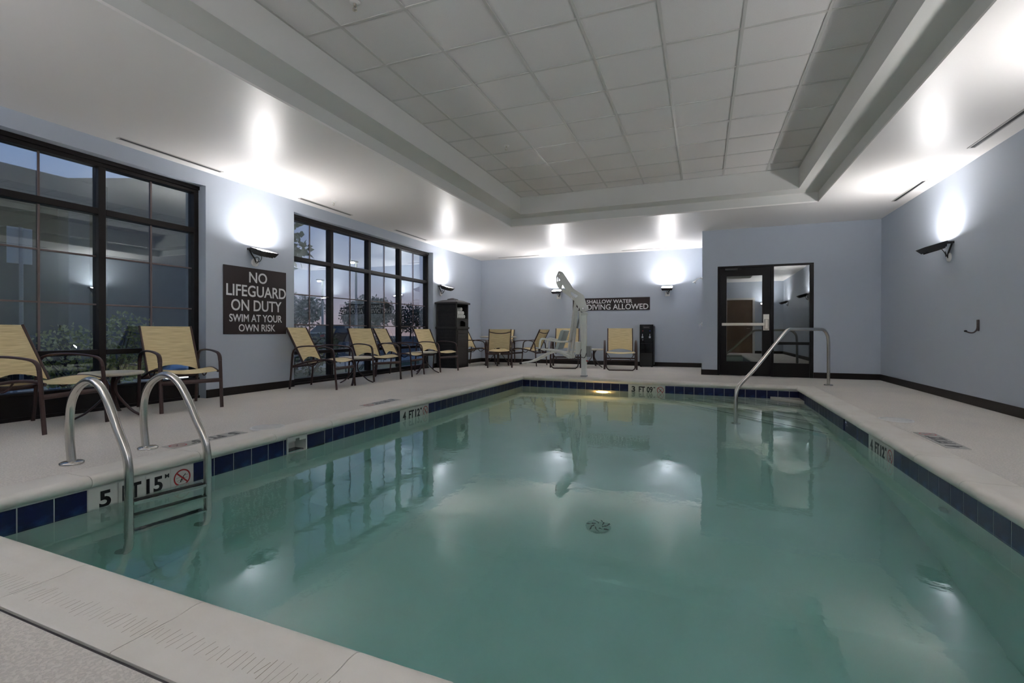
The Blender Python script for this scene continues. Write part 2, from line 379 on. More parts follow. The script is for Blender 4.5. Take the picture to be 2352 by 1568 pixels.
# baseboards
BH, BT = 0.105, 0.014
def baseboard(name, a, b, n):
    mb = MB(); a, b, n = Vector(a), Vector(b), Vector(n)
    mb.box((min(a.x,b.x,(a+n*BT).x,(b+n*BT).x), min(a.y,b.y,(a+n*BT).y,(b+n*BT).y), 0), (max(a.x,b.x,(a+n*BT).x,(b+n*BT).x), max(a.y,b.y,(a+n*BT).y,(b+n*BT).y), BH))
    return struct(mb.build(name, BASE, bevel=0.004))
baseboard('baseboard_left', (XL,W1b,0), (XL,W2a,0), (1,0,0))
baseboard('baseboard_left_corner', (XL,W2b,0), (XL,YB,0), (1,0,0))
baseboard('baseboard_left_rear', (XL,YR,0), (XL,W1a,0), (1,0,0))
baseboard('baseboard_back', (XL+BT,YB,0), (XS,YB,0), (0,-1,0))
baseboard('baseboard_alcove', (XS,YD,0), (XS,YB-BT,0), (-1,0,0))
baseboard('baseboard_door', (XS-BT,YD,0), (DX0,YD,0), (0,-1,0))
baseboard('baseboard_door_right', (DX1,YD,0), (XR,YD,0), (0,-1,0))
baseboard('baseboard_right', (XR,YR,0), (XR,YD-BT,0), (-1,0,0))
baseboard('baseboard_rear', (XL+BT,YR,0), (0.84,YR,0), (0,1,0))
baseboard('baseboard_rear_right', (1.94,YR,0), (XR-BT,YR,0), (0,1,0))

# ================================================================== CEILING: soffit, tray, tiles
CX0, CX1, CY0, CY1 = -3.440, 1.652, 0.75, 8.672
Z1, Z2, LG = 3.018, 3.335, 0.305
tx0, tx1, ty0, ty1 = CX0+LG, CX1-LG, CY0+LG, CY1-LG
mb = MB()
xa, xb, ya, yb = XL-T, XR+.2, YR-.2, YB+.2
for a, b in (((xa,ya),(CX0,yb)), ((CX1,ya),(xb,yb)), ((CX0,ya),(CX1,CY0)), ((CX0,CY1),(CX1,yb))):
    mb.box((a[0],a[1],H), (b[0],b[1],H+0.02))
ceiling = struct(mb.build('ceiling', CEIL), 'white glossy ceiling around the tray')
def ring(mb, x0, x1, y0, y1, z0, z1, t):
    for a, b in (((x0-t,y0-t),(x0,y1+t)), ((x1,y0-t),(x1+t,y1+t)), ((x0,y0-t),(x1,y0)), ((x0,y1),(x1,y1+t))): mb.box((*a,z0), (*b,z1))
mb = MB(); ring(mb, CX0, CX1, CY0, CY1, H+0.02, Z1+0.02, 0.02); mb.build('tray_lower_riser', TRAY, ceiling)
mb = MB(); ring(mb, tx0, tx1, ty0, ty1, Z1, Z1+0.02, LG); mb.build('tray_ledge', TRAY, ceiling)
mb = MB(); ring(mb, tx0, tx1, ty0, ty1, Z1+0.02, Z2+0.05, 0.02); mb.build('tray_upper_riser', TRAY, ceiling)
mb = MB(); mb.box((xa,ya,TOPZ), (xb,yb,TOPZ+0.1)); mb.build('roof_slab', GREYP, ceiling)
gx = [tx0] + [-2.752+0.6096*i for i in range(7)] + [tx1]
gy = [ty1]; y = 8.035
while y > ty0+0.08: gy.append(y); y -= 0.6096
gy.append(ty0); gy = gy[::-1]
cache = {}
for i in range(len(gx)-1):
    for j in range(len(gy)-1):
        w, d = round(gx[i+1]-gx[i]-0.014, 4), round(gy[j+1]-gy[j]-0.014, 4)
        if (w, d) not in cache:
            t = MB(); t.box((-w/2,-d/2,0), (w/2,d/2,0.016)); me = t.mesh('ceiling_tile', TILE_C); cache[(w,d)] = me
        link('ceiling_tile', cache[(w,d)], ceiling, ((gx[i]+gx[i+1])/2, (gy[j]+gy[j+1])/2, Z2+random.uniform(-.001,.001)))
def tee(a, b, dz=0.007):
    mb = MB(); mb.box((a[0],a[1],Z2-dz), (b[0],b[1],Z2+0.03)); mb.build('grid_bar', GRID, ceiling)
for x in gx[1:-1]: tee((x-.012,ty0+.001), (x+.012,ty1-.001))
for y in gy[1:-1]: 
    xs_ = [tx0+.001] + [v for x in gx[1:-1] for v in (x-.0118, x+.0118)] + [tx1-.001]
    for k in range(0, len(xs_), 2): tee((xs_[k],y-.012), (xs_[k+1],y+.012), .0062)
for a, b in (((tx0,ty0),(tx0+.022,ty1)), ((tx1-.022,ty0),(tx1,ty1)), ((tx0+.022,ty0),(tx1-.022,ty0+.022)), ((tx0+.022,ty1-.022),(tx1-.022,ty1))): tee(a, b)

# ================================================================== WINDOWS
FX = XL-0.13                       # room-side face of the window frames
def window(name, ya, yb, mull, ztr, zlo, zsill, muntz, label, jl=0.06, jr=0.06):
    root = struct(empty(name, (FX, (ya+yb)/2, 0)), label); c = (ya+yb)/2
    def bar(nm, y0, y1, z0, z1, dx0=-0.11, dx1=0.0, m=FRAME):
        mb = MB(); mb.box((dx0, y0-c, z0), (dx1, y1-c, z1)); return mb.build(nm, m, root, bevel=0.004)
    hd = 0.085
    bar('head_rail', ya, yb, WT-hd, WT); bar('head_stop', ya, yb, WT-hd*0.55, WT-0.001, -0.01, 0.022)
    bar('sill_panel', ya, yb, 0.0, zsill); bar('sill_stop', ya, yb, 0.0, 0.035, -0.01, 0.02); bar('sill_cap', ya, yb, zsill-0.03, zsill, -0.01, 0.014)
    ys = [ya] + list(mull) + [yb]
    for k, y in enumerate(ys):
        if k == 0: bar('jamb', y, y+jl, zsill, WT-hd)
        elif k == len(ys)-1: bar('jamb', y-jr, y, zsill, WT-hd)
        else: bar('mullion', y-0.034, y+0.034, zsill, WT-hd)
    for k in range(len(ys)-1):
        y0 = ys[k] + (jl if k == 0 else 0.034); y1 = ys[k+1] - (jr if k == len(ys)-2 else 0.034)
        bar('transom', y0, y1, ztr-0.034, ztr+0.034); bar('lower_rail', y0, y1, zlo-0.028, zlo+0.028)
        for z0, z1 in ((zsill, zlo-0.028), (zlo+0.028, ztr-0.034), (ztr+0.034, WT-hd)):
            mb = MB(); mb.box((-0.060, y0-c, z0), (-0.054, y1-c, z1)); mb.build('pane', GLASS, root)
            yc = (y0+y1)/2
            if z0 > zsill+0.01: bar('muntin', yc-.010, yc+.010, z0, z1, -0.053, -0.040, MUNT)
        for z in muntz:
            bar('muntin', y0, (y0+y1)/2-.010, z-.009, z+.009, -0.053, -0.041, MUNT); bar('muntin', (y0+y1)/2+.010, y1, z-.009, z+.009, -0.053, -0.041, MUNT)
    return root
window('window_1', W1a, W1b, (1.14, 2.17, 3.197), 2.122, 0.624, 0.262, (1.645, 1.132), 'dark bronze window beside the lifeguard sign')
window('window_2', W2a, W2b, (6.640, 7.660, 8.680), 2.000, 0.508, 0.100, (1.44, 0.957), 'dark bronze four-bay window behind the row of chairs')

# ================================================================== GLAZED DOOR AND SIDELIGHT
door = struct(empty('door_1', (DX0, YD, 0)), 'dark bronze glazed door with sidelight')
def dbar(nm, x0, x1, z0, z1, y0, y1, m, par=None, bevel=0.003):
    mb = MB(); mb.box((x0-DX0, y0, z0), (x1-DX0, y1, z1)); return mb.build(nm, m, par or door, bevel=bevel)
dbar('jamb', DX0, 0.310, 0, DZ-.036, -0.006, 0.11, FRAME2); dbar('head', DX0, DX1, DZ-.036, DZ, -0.006, 0.11, FRAME2)
dbar('jamb', 1.850, DX1, 0, DZ-.036, -0.006, 0.11, FRAME2); dbar('mullion', 1.206, 1.258, 0, DZ-.036, -0.006, 0.11, FRAME2)
leaf = MB()
for a in ((0.314,0.437,0.012,2.098), (1.060,1.202,0.012,2.098), (0.437,1.060,1.940,2.098), (0.437,1.060,0.012,0.278)): leaf.box((a[0]-DX0, 0.004, a[2]), (a[1]-DX0, 0.048, a[3]))
leaf = leaf.build('door_leaf', FRAME2, door)
dbar('pane', 0.437, 1.060, 0.278, 1.940, 0.022, 0.028, GLASSD, leaf, 0)
pb = MB(); pb.box((0.350-DX0,-0.062,0.972), (1.100-DX0,-0.030,1.026)); pb.build('push_bar', SATIN, leaf, bevel=0.006)
pb = MB(); pb.box((0.352-DX0,-0.030,0.978), (0.400-DX0,0.004,1.020)); pb.box((1.06-DX0,-0.03,0.978), (1.078-DX0,0.004,1.02)); pb.build('push_bar_bracket', SATIN, leaf, bevel=0.003)
pb = MB(); pb.box((1.078-DX0,-0.016,0.882), (1.180-DX0,0.004,1.190)); pb.build('latch_plate', SATIN, leaf, bevel=0.004)
pb = MB(); pb.box((1.098-DX0,-0.075,0.902), (1.166-DX0,-0.016,1.102)); pb.build('latch_case', SATIN, leaf, bevel=0.014)
pb = MB(); pb.box((0.405-DX0,-0.050,2.045), (0.630-DX0,0.002,2.095)); pb.box((0.63-DX0,-0.035,2.062), (0.70-DX0,-0.02,2.078)); pb.build('door_closer', BLACKM, leaf, bevel=0.006)
dbar('kick_panel', 1.258, 1.850, 0.0, 0.265, 0.004, 0.06, FRAME2); dbar('sidelight_rail', 1.258, 1.850, 0.610, 0.664, 0.0, 0.06, FRAME2)
dbar('pane', 1.258, 1.850, 0.265, 0.610, 0.022, 0.028, GLASSD, None, 0); dbar('pane', 1.258, 1.850, 0.664, DZ-.036, 0.022, 0.028, GLASSD, None, 0)
# wooden door behind the camera (seen only mirrored in the door glass)
d2 = struct(empty('door_2', (1.39, YR, 0)), 'brown wooden door in white frame')
mb = MB()
for a, b in (((-.55,0),(-.47,2.22)), ((.47,0),(.55,2.22)), ((-.47,2.14),(.47,2.22))): mb.box((a[0],-.1,a[1]), (b[0],.02,b[1]))
mb.build('frame', WHITEF, d2); mb = MB(); mb.box((-.47,-.09,.01), (.47,-.04,2.14)); lf = mb.build('door_leaf', WOOD, d2)
mb = MB(); mb.tube([(.36,-.04,1.0), (.36,.02,1.0), (.25,.02,1.0)], .011, 8); mb.build('lever', SATIN, lf)

# ================================================================== POOL: basin, coping, tile band, markers, steps
pool = tag(empty('swimming_pool', (0, 0, 0)), 'rectangular indoor swimming pool with pale coping and cobalt tile band', 'pool')
B0 = inner(0.006)
zf = lambda y: -1.50 if y < 3.2 else (-1.50 + 0.55*min(1, (y-3.2)/3.6))
mb = MB(); NSEG = 14
sideL = [B0[0].lerp(B0[1], i/NSEG) for i in range(NSEG+1)]; sideR = [B0[3].lerp(B0[2], i/NSEG) for i in range(NSEG+1)]
for i in range(NSEG):
    a, b, c, d = sideL[i], sideR[i], sideR[i+1], sideL[i+1]
    za, zb = zf(a.y), zf(d.y)
    mb.add([(a.x,a.y,za), (b.x,b.y,za), (c.x,c.y,zb), (d.x,d.y,zb)], [(0,1,2,3)])
    mb.add([(a.x,a.y,za), (d.x,d.y,zb), (d.x,d.y,-.24), (a.x,a.y,-.24)], [(0,1,2,3)])
    mb.add([(b.x,b.y,za), (b.x,b.y,-.05), (c.x,c.y,-.05), (c.x,c.y,zb)], [(0,1,2,3)])
_l0, _l1 = B0[0].lerp(B0[1], (3.090-B0[0].y)/(B0[1].y-B0[0].y)), B0[0].lerp(B0[1], (3.306-B0[0].y)/(B0[1].y-B0[0].y))
for p, q in ((B0[0], _l0), (_l1, B0[1])): mb.add([(p.x,p.y,-.24), (q.x,q.y,-.24), (q.x,q.y,-.05), (p.x,p.y,-.05)], [(0,1,2,3)])
for p, q in ((B0[0], B0[3]), (B0[1], B0[2])):
    z = zf(p.y); mb.add([(p.x,p.y,z), (p.x,p.y,-.05), (q.x,q.y,-.05), (q.x,q.y,z)], [(0,1,2,3)])
bmo = mb.build('basin', PLAS, pool)
bm = bmesh.new(); bm.from_mesh(bmo.data); bmesh.ops.remove_doubles(bm, verts=bm.verts, dist=1e-5)
cc = V(-1, 4.8, -.6)
for f in bm.faces:
    f.normal_update()
    if f.normal.dot(cc-f.calc_center_median()) < 0: f.normal_flip()
bm.to_mesh(bmo.data); bm.free()

edges = {'left': (NL, FL, V(1,0,0)), 'far': (FL, FR, V(0,-1,0)), 'right': (NR, FR, V(-1,0,0)), 'near': (NL, NR, V(0,1,0))}
def edge(nm):
    a, b, n = edges[nm]; t = (b-a).normalized(); m = V(-t.y, t.x, 0)
    if m.dot(n) < 0: m = -m
    return a, t, m, (b-a).length          # origin, direction, inward normal, length
# coping stones: bull-nosed profile, (offset outwards from the tile plane, z)
prof = [(JO,-.055), (JO,.004), (JO-.004,.007)]
prof += [(0.055,.007), (0.030,.010), (0.012,.013), (-0.006,.013)]
prof += [(-0.006-0.042*math.sin(w), -0.021+0.034*math.cos(w)) for w in (0.35,0.75,1.15,1.57,2.0,2.5)]
prof += [(-0.012,-.054), (0.004,-.055)]
def coping(nm, n, joints=None):
    a, t, m, L = edge(nm); js = joints or [L*i/n for i in range(n+1)]
    for i in range(len(js)-1):
        g0 = 0.0015; t0, t1 = js[i]+g0, js[i+1]-g0; k = len(prof); vs_ = []
        for end, tt in ((0, t0), (1, t1)):
            for (o, z) in prof:
                q = tt
                if i == 0 and end == 0: q = -o + g0
                if i == len(js)-2 and end == 1: q = L + o - g0
                p = a + t*q - m*o; vs_.append((p.x, p.y, z))
        fs = [tuple(range(k))[::-1], tuple(range(k, 2*k))] + [(j, (j+1) % k, k+(j+1) % k, k+j) for j in range(k)]
        mb = MB(); mb.add(vs_, fs); o = mb.build('coping_stone', COPE, pool)
        bm = bmesh.new(); bm.from_mesh(o.data); bmesh.ops.recalc_face_normals(bm, faces=bm.faces)
        for f in bm.faces: f.smooth = len(f.verts) == 4
        for e_ in bm.edges: e_.smooth = all(len(f.verts) == 4 for f in e_.link_faces) and e_.calc_face_angle(0) < 0.7
        bm.to_mesh(o.data); bm.free()
coping('left', 12); coping('right', 12)
LF = edge('far')[3]; coping('far', 8, [0, .27, .88, 1.49, 2.10, 2.71, 3.32, 3.93, LF])
LN = edge('near')[3]; coping('near', 8, [0, .64, 1.245, 1.86, 2.46, 3.07, 3.68, 4.29, LN])
mb = MB(); A, B_ = inner(JO+.0005), inner(JO+.0098)
for i in range(4):
    j = (i+1) % 4; mb.add([(A[i].x,A[i].y,-.004), (A[j].x,A[j].y,-.004), (B_[j].x,B_[j].y,-.004), (B_[i].x,B_[i].y,-.004)], [(0,1,2,3)])
mb.build('expansion_joint', SEAL, pool)
# bed under the coping, closing the view between coping and basin
mb = MB(); A, B_ = inner(0.0062), inner(JO+.02)
for i in range(4):
    j = (i+1) % 4; mb.add([(A[i].x,A[i].y,-.056), (A[j].x,A[j].y,-.056), (B_[j].x,B_[j].y,-.056), (B_[i].x,B_[i].y,-.056)], [(0,1,2,3)])
mb.build('coping_bed', GROUT, pool)
# score marks on the near coping
mb = MB(); a, t, m, L = edge('near'); x = 0.35
while x < 3.3:
    p = a + t*x - m*(0.125 + 0.02*math.sin(x*1.7)); d = (-m*-1.0 + t*random.uniform(-.15,.05)).normalized(); l = random.uniform(.018,.040); w = random.uniform(.0004,.0009)
    q0 = p - d*l; q1 = p + d*l + t*random.uniform(-.008,.004); s_ = t*w; z = .0074
    mb.add([(q0-s_).to_tuple()[:2]+(z,), (q0+s_).to_tuple()[:2]+(z,), (q1+s_).to_tuple()[:2]+(z,), (q1-s_).to_tuple()[:2]+(z,)], [(0,1,2,3)])
    x += random.uniform(.017,.030)
sm = mb.build('score_marks', mat('score_brown', (0.34, 0.29, 0.22), 0.8), pool); sm['kind'] = 'stuff'
# waterline tile band
PT = 0.153
tcache = {}
def tile_mesh(w, m, key):
    k = (round(w, 3), key)
    if k not in tcache:
        t_ = MB(); t_.box((-w/2+.003, -.0012, -.0755), (w/2-.003, .009, .0755)); tcache[k] = t_.mesh('waterline_tile', m)
    return tcache[k]
def put_tile(nm, c, w, name='waterline_tile', m=BLUE, key='b'):
    a, t, mn, L = edge(nm); p = a + t*c; rot = math.atan2(t.y, t.x)
    flip = V(0,0,1).cross(t).dot(mn) < 0         # local +y must point inwards
    o = link(name, tile_mesh(w, m, key), pool, (p.x, p.y, ZT-.0755), rot + (PI if flip else 0)); return o
def fill(nm, s, e, step=PT):
    """tiles from s towards e (s may be larger)"""
    sg = 1 if e > s else -1; x = s
    while (e-x)*sg > 0.02:
        w = min(step, (e-x)*sg); put_tile(nm, x+sg*w/2, w); x += sg*w
    return
def grout(nm, s, e):
    a, t, mn, L = edge(nm); mb = MB(); p, q = a+t*s, a+t*e; 
    mb.add([tuple(p+mn*.0078)[:2]+(ZT+.012,), tuple(q+mn*.0078)[:2]+(ZT+.012,), tuple(q+mn*.0078)[:2]+(ZT-.156,), tuple(p+mn*.0078)[:2]+(ZT-.156,),
            tuple(p-mn*.0078)[:2]+(ZT+.012,), tuple(q-mn*.0078)[:2]+(ZT+.012,), tuple(q-mn*.0078)[:2]+(ZT-.156,), tuple(p-mn*.0078)[:2]+(ZT-.156,)],
           [(0,1,2,3), (7,6,5,4), (0,4,5,1), (3,2,6,7)]); o = mb.build('grout_bed', GROUT, pool)
    bm = bmesh.new(); bm.from_mesh(o.data); bmesh.ops.recalc_face_normals(bm, faces=bm.faces); bm.to_mesh(o.data); bm.free()
# the no-diving sign: ring, slash and diver, drawn in a 1 x 1 square
def no_diving(parent, mtx, s):
    mb = MB(); n = 28
    for k in range(n):
        w0, w1 = 2*PI*k/n, 2*PI*(k+1)/n
        mb.add([(c*math.cos(w)*s, c*math.sin(w)*s, .0012) for w in (w0, w1) for c in (.40,.48)], [(0,1,3,2)])
    d = .030*s; q = .41*s*.7071
    mb.add([(-q-d,q-d,.0014), (-q+d,q+d,.0014), (q+d,-q+d,.0014), (q-d,-q-d,.0014)], [(0,3,2,1)])
    place('prohibition_ring', mb.mesh('prohibition_ring', RED), mtx, parent)
    mb = MB()
    def seg(x0, y0, x1, y1, w):
        a, b = V(x0,y0,0)*s, V(x1,y1,0)*s; t = (b-a).normalized(); nn = V(-t.y,t.x,0)*w*s
        mb.add([tuple(a-nn)[:2]+(.0009,), tuple(b-nn)[:2]+(.0009,), tuple(b+nn)[:2]+(.0009,), tuple(a+nn)[:2]+(.0009,)], [(0,1,2,3)])
    seg(-.10,-.24,-.02,-.06,.032); seg(-.02,-.06,.06,.04,.026); seg(.06,.04,.20,.19,.020); seg(-.06,-.10,.05,-.16,.024)
    seg(-.34,.02,-.08,.05,.007); seg(.06,.10,.34,.12,.007); seg(-.30,-.16,-.12,-.12,.007); seg(-.22,-.26,.12,-.22,.007); seg(.1,-.06,.3,-.03,.007)
    mb.add([(.085*s+.035*s*math.cos(2*PI*k/10), -.03*s+.035*s*math.sin(2*PI*k/10), .0009) for k in range(10)], [tuple(range(10))])
    place('diver_figure', mb.mesh('diver_figure', INK), mtx, parent)
def marker_text(body, w, h): return text_mesh(body, w, h, INK, bold=0.028)
def wall_marker(nm, s, ft, mt, rev=False):
    """four white tiles: feet, FT, metres, symbol.  Read from the water."""
    a, t, mn, L = edge(nm); rd = t if V(0,0,1).cross(-mn).dot(t) < 0 else -t
    # reading direction as seen from the pool (looking along -inward normal)
    right = (-mn).cross(V(0,0,1)); dirn = 1 if right.dot(t) > 0 else -1
    for k in range(4):
        c = s + (k+.5)*PT if dirn > 0 else s + (3.5-k)*PT
        tl = put_tile(nm, c, PT, 'depth_marker_tile', WTILE, 'w')
        p = a + t*c; ctr = V(p.x, p.y, ZT-.0755) + mn*.0092
        M = tl.matrix_basis.inverted() @ frame_matrix(ctr, right, (0,0,1))
        if k == 0: place('numeral', marker_text(ft, .060, .098), M @ Matrix.Translation((.01,0,0)), tl)
        if k == 1: place('numeral', marker_text('FT', .105, .098), M, tl)
        if k == 2:
            place('numeral', marker_text(mt, .098, .098), M @ Matrix.Translation((-.022,0,0)), tl); place('numeral', marker_text('M', .026, .026), M @ Matrix.Translation((.055,.038,0)), tl)
        if k == 3: no_diving(tl, M, .118)
PM = 4*PT
yl = lambda y: (y-NL.y)/edge('left')[1].y
yr = lambda y: (y-NR.y)/edge('right')[1].y
LL = edge('left')[3]; LR = edge('right')[3]
# left side
a5, a4, sk0, skm, sk1 = yl(1.678), yl(4.696), yl(3.090), yl(3.306), yl(3.517)
fill('left', a5, 0); wall_marker('left', a5, '5', '15'); fill('left', a5+PM, sk0-.006); fill('left', a4, sk1+.004); wall_marker('left', a4, '4', '12'); fill('left', a4+PM, LL)
grout('left', 0, sk0-.005); grout('left', sk1+.002, LL)
# right side
b4, rk0, rk1 = yr(4.586), yr(5.559), yr(6.019)
fill('right', b4, 0); wall_marker('right', b4, '4', '12'); fill('right', b4+PM, rk0); fill('right', rk1, LR); grout('right', 0, rk0); grout('right', rk1, LR)
# far side
f3 = 13*PT+.012; fill('far', f3, 0); wall_marker('far', f3, '3', '09'); fill('far', f3+PM, LF); grout('far', 0, LF)
# skimmer mouths
def skimmer(nm, s0, s1, s2, label):
    a, t, mn, L = edge(nm); right = t
    Mx = frame_matrix(a+t*s0+V(0,0,ZT-.01), t, mn)      # x along wall, y into pool, z = t x mn
    zs = 1 if t.cross(mn).z > 0 else -1
    o = empty('skimmer_tmp'); bpy.data.objects.remove(o)
    w = s1-s0; mb = MB()
    fr = 0.012
    def bx(x0, x1, y0, y1, z0, z1):
        z0, z1 = (z0, z1) if zs > 0 else (-z1, -z0); mb.box((x0,y0,z0), (x1,y1,z1))
    bx(0, fr, -.12, .012, -.15, .02); bx(w-fr, w, -.12, .012, -.15, .02); bx(0, w, -.12, .012, .0, .02); bx(0, w, -.13, -.12, -.15, .02)
    bx(0, w*.42, .002, .010, -.022, 0.002); bx(w*.62, w, .002, .010, -.022, .002)
    sk = place('skimmer_throat', mb.mesh('skimmer_throat', WTILE), Mx, pool)
    mb = MB(); bx(fr, w-fr, -.115, -.02, -.118, -.108); place('weir_flap', mb.mesh('weir_flap', BLUE2), Matrix.Identity(4), sk)
    if s2 > s1:
        mb = MB(); bx(w+.002, s2-s0, -.006, .010, -.158, .005); place('skimmer_cover', mb.mesh('skimmer_cover', BLUE2), Matrix.Identity(4), sk)
skimmer('left', sk0, skm, sk1, '')
a, t, mn, L = edge('right'); mb = MB(); p = a+t*(rk0)
Mx = frame_matrix(p+V(0,0,ZT-.08), t, mn); mb.box((0,-.02,-.078), (rk1-rk0-.004,.002,.08)); place('skimmer_cover', mb.mesh('skimmer_cover', BLUE2), Mx, pool)
# corner steps at the far right
tf = edge('far'); tr_ = edge('right')
for k, (sm_, z) in enumerate(((9.55,-.158), (9.10,-.335), (8.65,-.505), (8.20,-.675), (7.75,-.845))):
    d = (FR.x+FR.y-sm_) + .07; p1 = FR - tf[1]*d - V(0,.001,0); p2 = FR - tr_[1]*d - V(.001,0,0); c = FR - V(.001,.001,0)
    mb = MB(); q = [c, p1, p2]; zb = -1.0
    mb.add([(w.x,w.y,zb) for w in q] + [(w.x,w.y,z) for w in q], [(3,4,5), (0,1,4,3), (1,2,5,4), (2,0,3,5)])
    st = mb.build('corner_step', PLAS if k else mat('step_white', (0.62, 0.58, 0.52), 0.6), pool)
    bm = bmesh.new(); bm.from_mesh(st.data); bmesh.ops.recalc_face_normals(bm, faces=bm.faces); bm.to_mesh(st.data); bm.free()
    dd = d-.10; s1_, s2_ = FR - tf[1]*dd, FR - tr_[1]*dd; tt = (s2_-s1_).normalized(); s1_ = s1_+tt*.08; s2_ = s2_-tt*.08; nn = V(-tt.y,tt.x,0)*.011
    mb = MB(); mb.add([tuple(s1_-nn)[:2]+(z+.0015,), tuple(s1_+nn)[:2]+(z+.0015,), tuple(s2_+nn)[:2]+(z+.0015,), tuple(s2_-nn)[:2]+(z+.0015,)], [(0,1,2,3)]); mb.build('nosing_stripe', INK, st)
# underwater fittings
def disc(name, c, ax, r, m, parent, h=.012):
    mb = MB(); mb.lathe([(r*.98,0), (r,h*.4), (r*.85,h), (r*.2,h*1.05)], 24, c, ax); return mb.build(name, m, parent)
lamp_p = disc('underwater_lamp', (-1.66, 8.575, -.46), 1, .105, POOLL, pool, -.03)
dr = empty('tmp'); bpy.data.objects.remove(dr)
mb = MB(); mb.lathe([(.095,0), (.095,.012), (.08,.018), (.02,.02)], 28, (-.745, 3.72, zf(3.72)), 2); drain = mb.build('floor_drain', mat('pale_teal_plastic', (0.45, 0.55, 0.5), 0.5), pool)
for k in range(14):
    w = 2*PI*k/14 + random.uniform(-.1,.1); rr = .045 + .03*(k % 2); mb = MB(); mb.box((-.016,-.004,0), (.016,.004,.004))
    o = mb.build('drain_slot', INK, drain); o.location = (-.745+rr*math.cos(w), 3.72+rr*math.sin(w), zf(3.72)+.0195); o.rotation_euler = (0,0,w+.6)
a, t, mn, L = edge('left'); p = a+t*yl(3.2)
mb = MB(); mb.lathe([(.075,0), (.075,.008), (.06,.014), (.02,.016)], 24, (p.x+.004, p.y, -.42), 0); mb.build('wall_fitting', WHITEP, pool)
for y in (3.75, 5.75):
    p = edge('right')[0]+edge('right')[1]*yr(y); mb = MB(); mb.lathe([(.045,0), (.045,-.01), (.02,-.03)], 20, (p.x-.004, p.y, -.42), 0); mb.build('return_inlet', WHITEP, pool)

# water
q = inner(0.014); mb = MB()
mb.add([(p.x,p.y,-1.75) for p in q] + [(p.x,p.y,ZW) for p in q], [(3,2,1,0), (4,5,6,7), (0,1,5,4), (1,2,6,5), (2,3,7,6), (3,0,4,7)])
w_ = mb.build('pool_water', WATER)
bm = bmesh.new(); bm.from_mesh(w_.data); bmesh.ops.recalc_face_normals(bm, faces=bm.faces); bm.to_mesh(w_.data); bm.free()
tag(w_, 'calm teal water filling the swimming pool', 'water', kind='stuff')

# deck plaques (inlaid, part of the floor)
def deck_marker(c, right, up, ft, mt):
    right, up = Vector(right), Vector(up)
    for k in range(4):
        p = Vector(c) + right*((k-1.5)*.152); M = frame_matrix((p.x,p.y,.0), right, up)
        mb = MB(); mb.box((-.074,-.074,-.004), (.074,.074,.003)); tl = place('depth_marker_tile', mb.mesh('depth_marker_tile', WTILE), M, floor)
        Z = Matrix.Translation((0,0,.0031))
        if k == 0: place('numeral', marker_text(ft, .060, .10), Z, tl)
        if k == 1: place('numeral', marker_text('FT', .105, .10), Z, tl)
        if k == 2: place('numeral', marker_text(mt, .098, .10), Matrix.Translation((-.018,0,.0031)), tl); place('numeral', marker_text('M', .026,.026), Matrix.Translation((.055,.038,.0031)), tl)
        if k == 3: no_diving(tl, Z, .12)
deck_marker((-3.610,2.64,0), (0,-1,0), (1,0,0), '5', '15')
deck_marker((-3.570,4.78,0), (0,-1,0), (1,0,0), '4', '12')
deck_marker((1.740,4.76,0), (0,1,0), (-1,0,0), '4', '12')
# skimmer lids set in the deck
for (x, y), lb in (((-3.56,3.16), 'round white skimmer lid in the deck below the lifeguard sign'), ((1.74,5.70), 'round white skimmer lid in the deck under the robe hook wall')):
    o = empty('skimmer_lid', (x, y, 0)); tag(o, lb, 'lid', 'skimmer lids in the deck')
    mb = MB(); mb.lathe([(.140,0), (.142,.007), (.128,.008)], 32); mb.build('rim', WHITEP, o)
    mb = MB(); mb.lathe([(.124,.001), (.124,.0095), (.03,.011)], 32); mb.build('cover', mat('lid_grey', (0.66, 0.66, 0.64), 0.5), o)

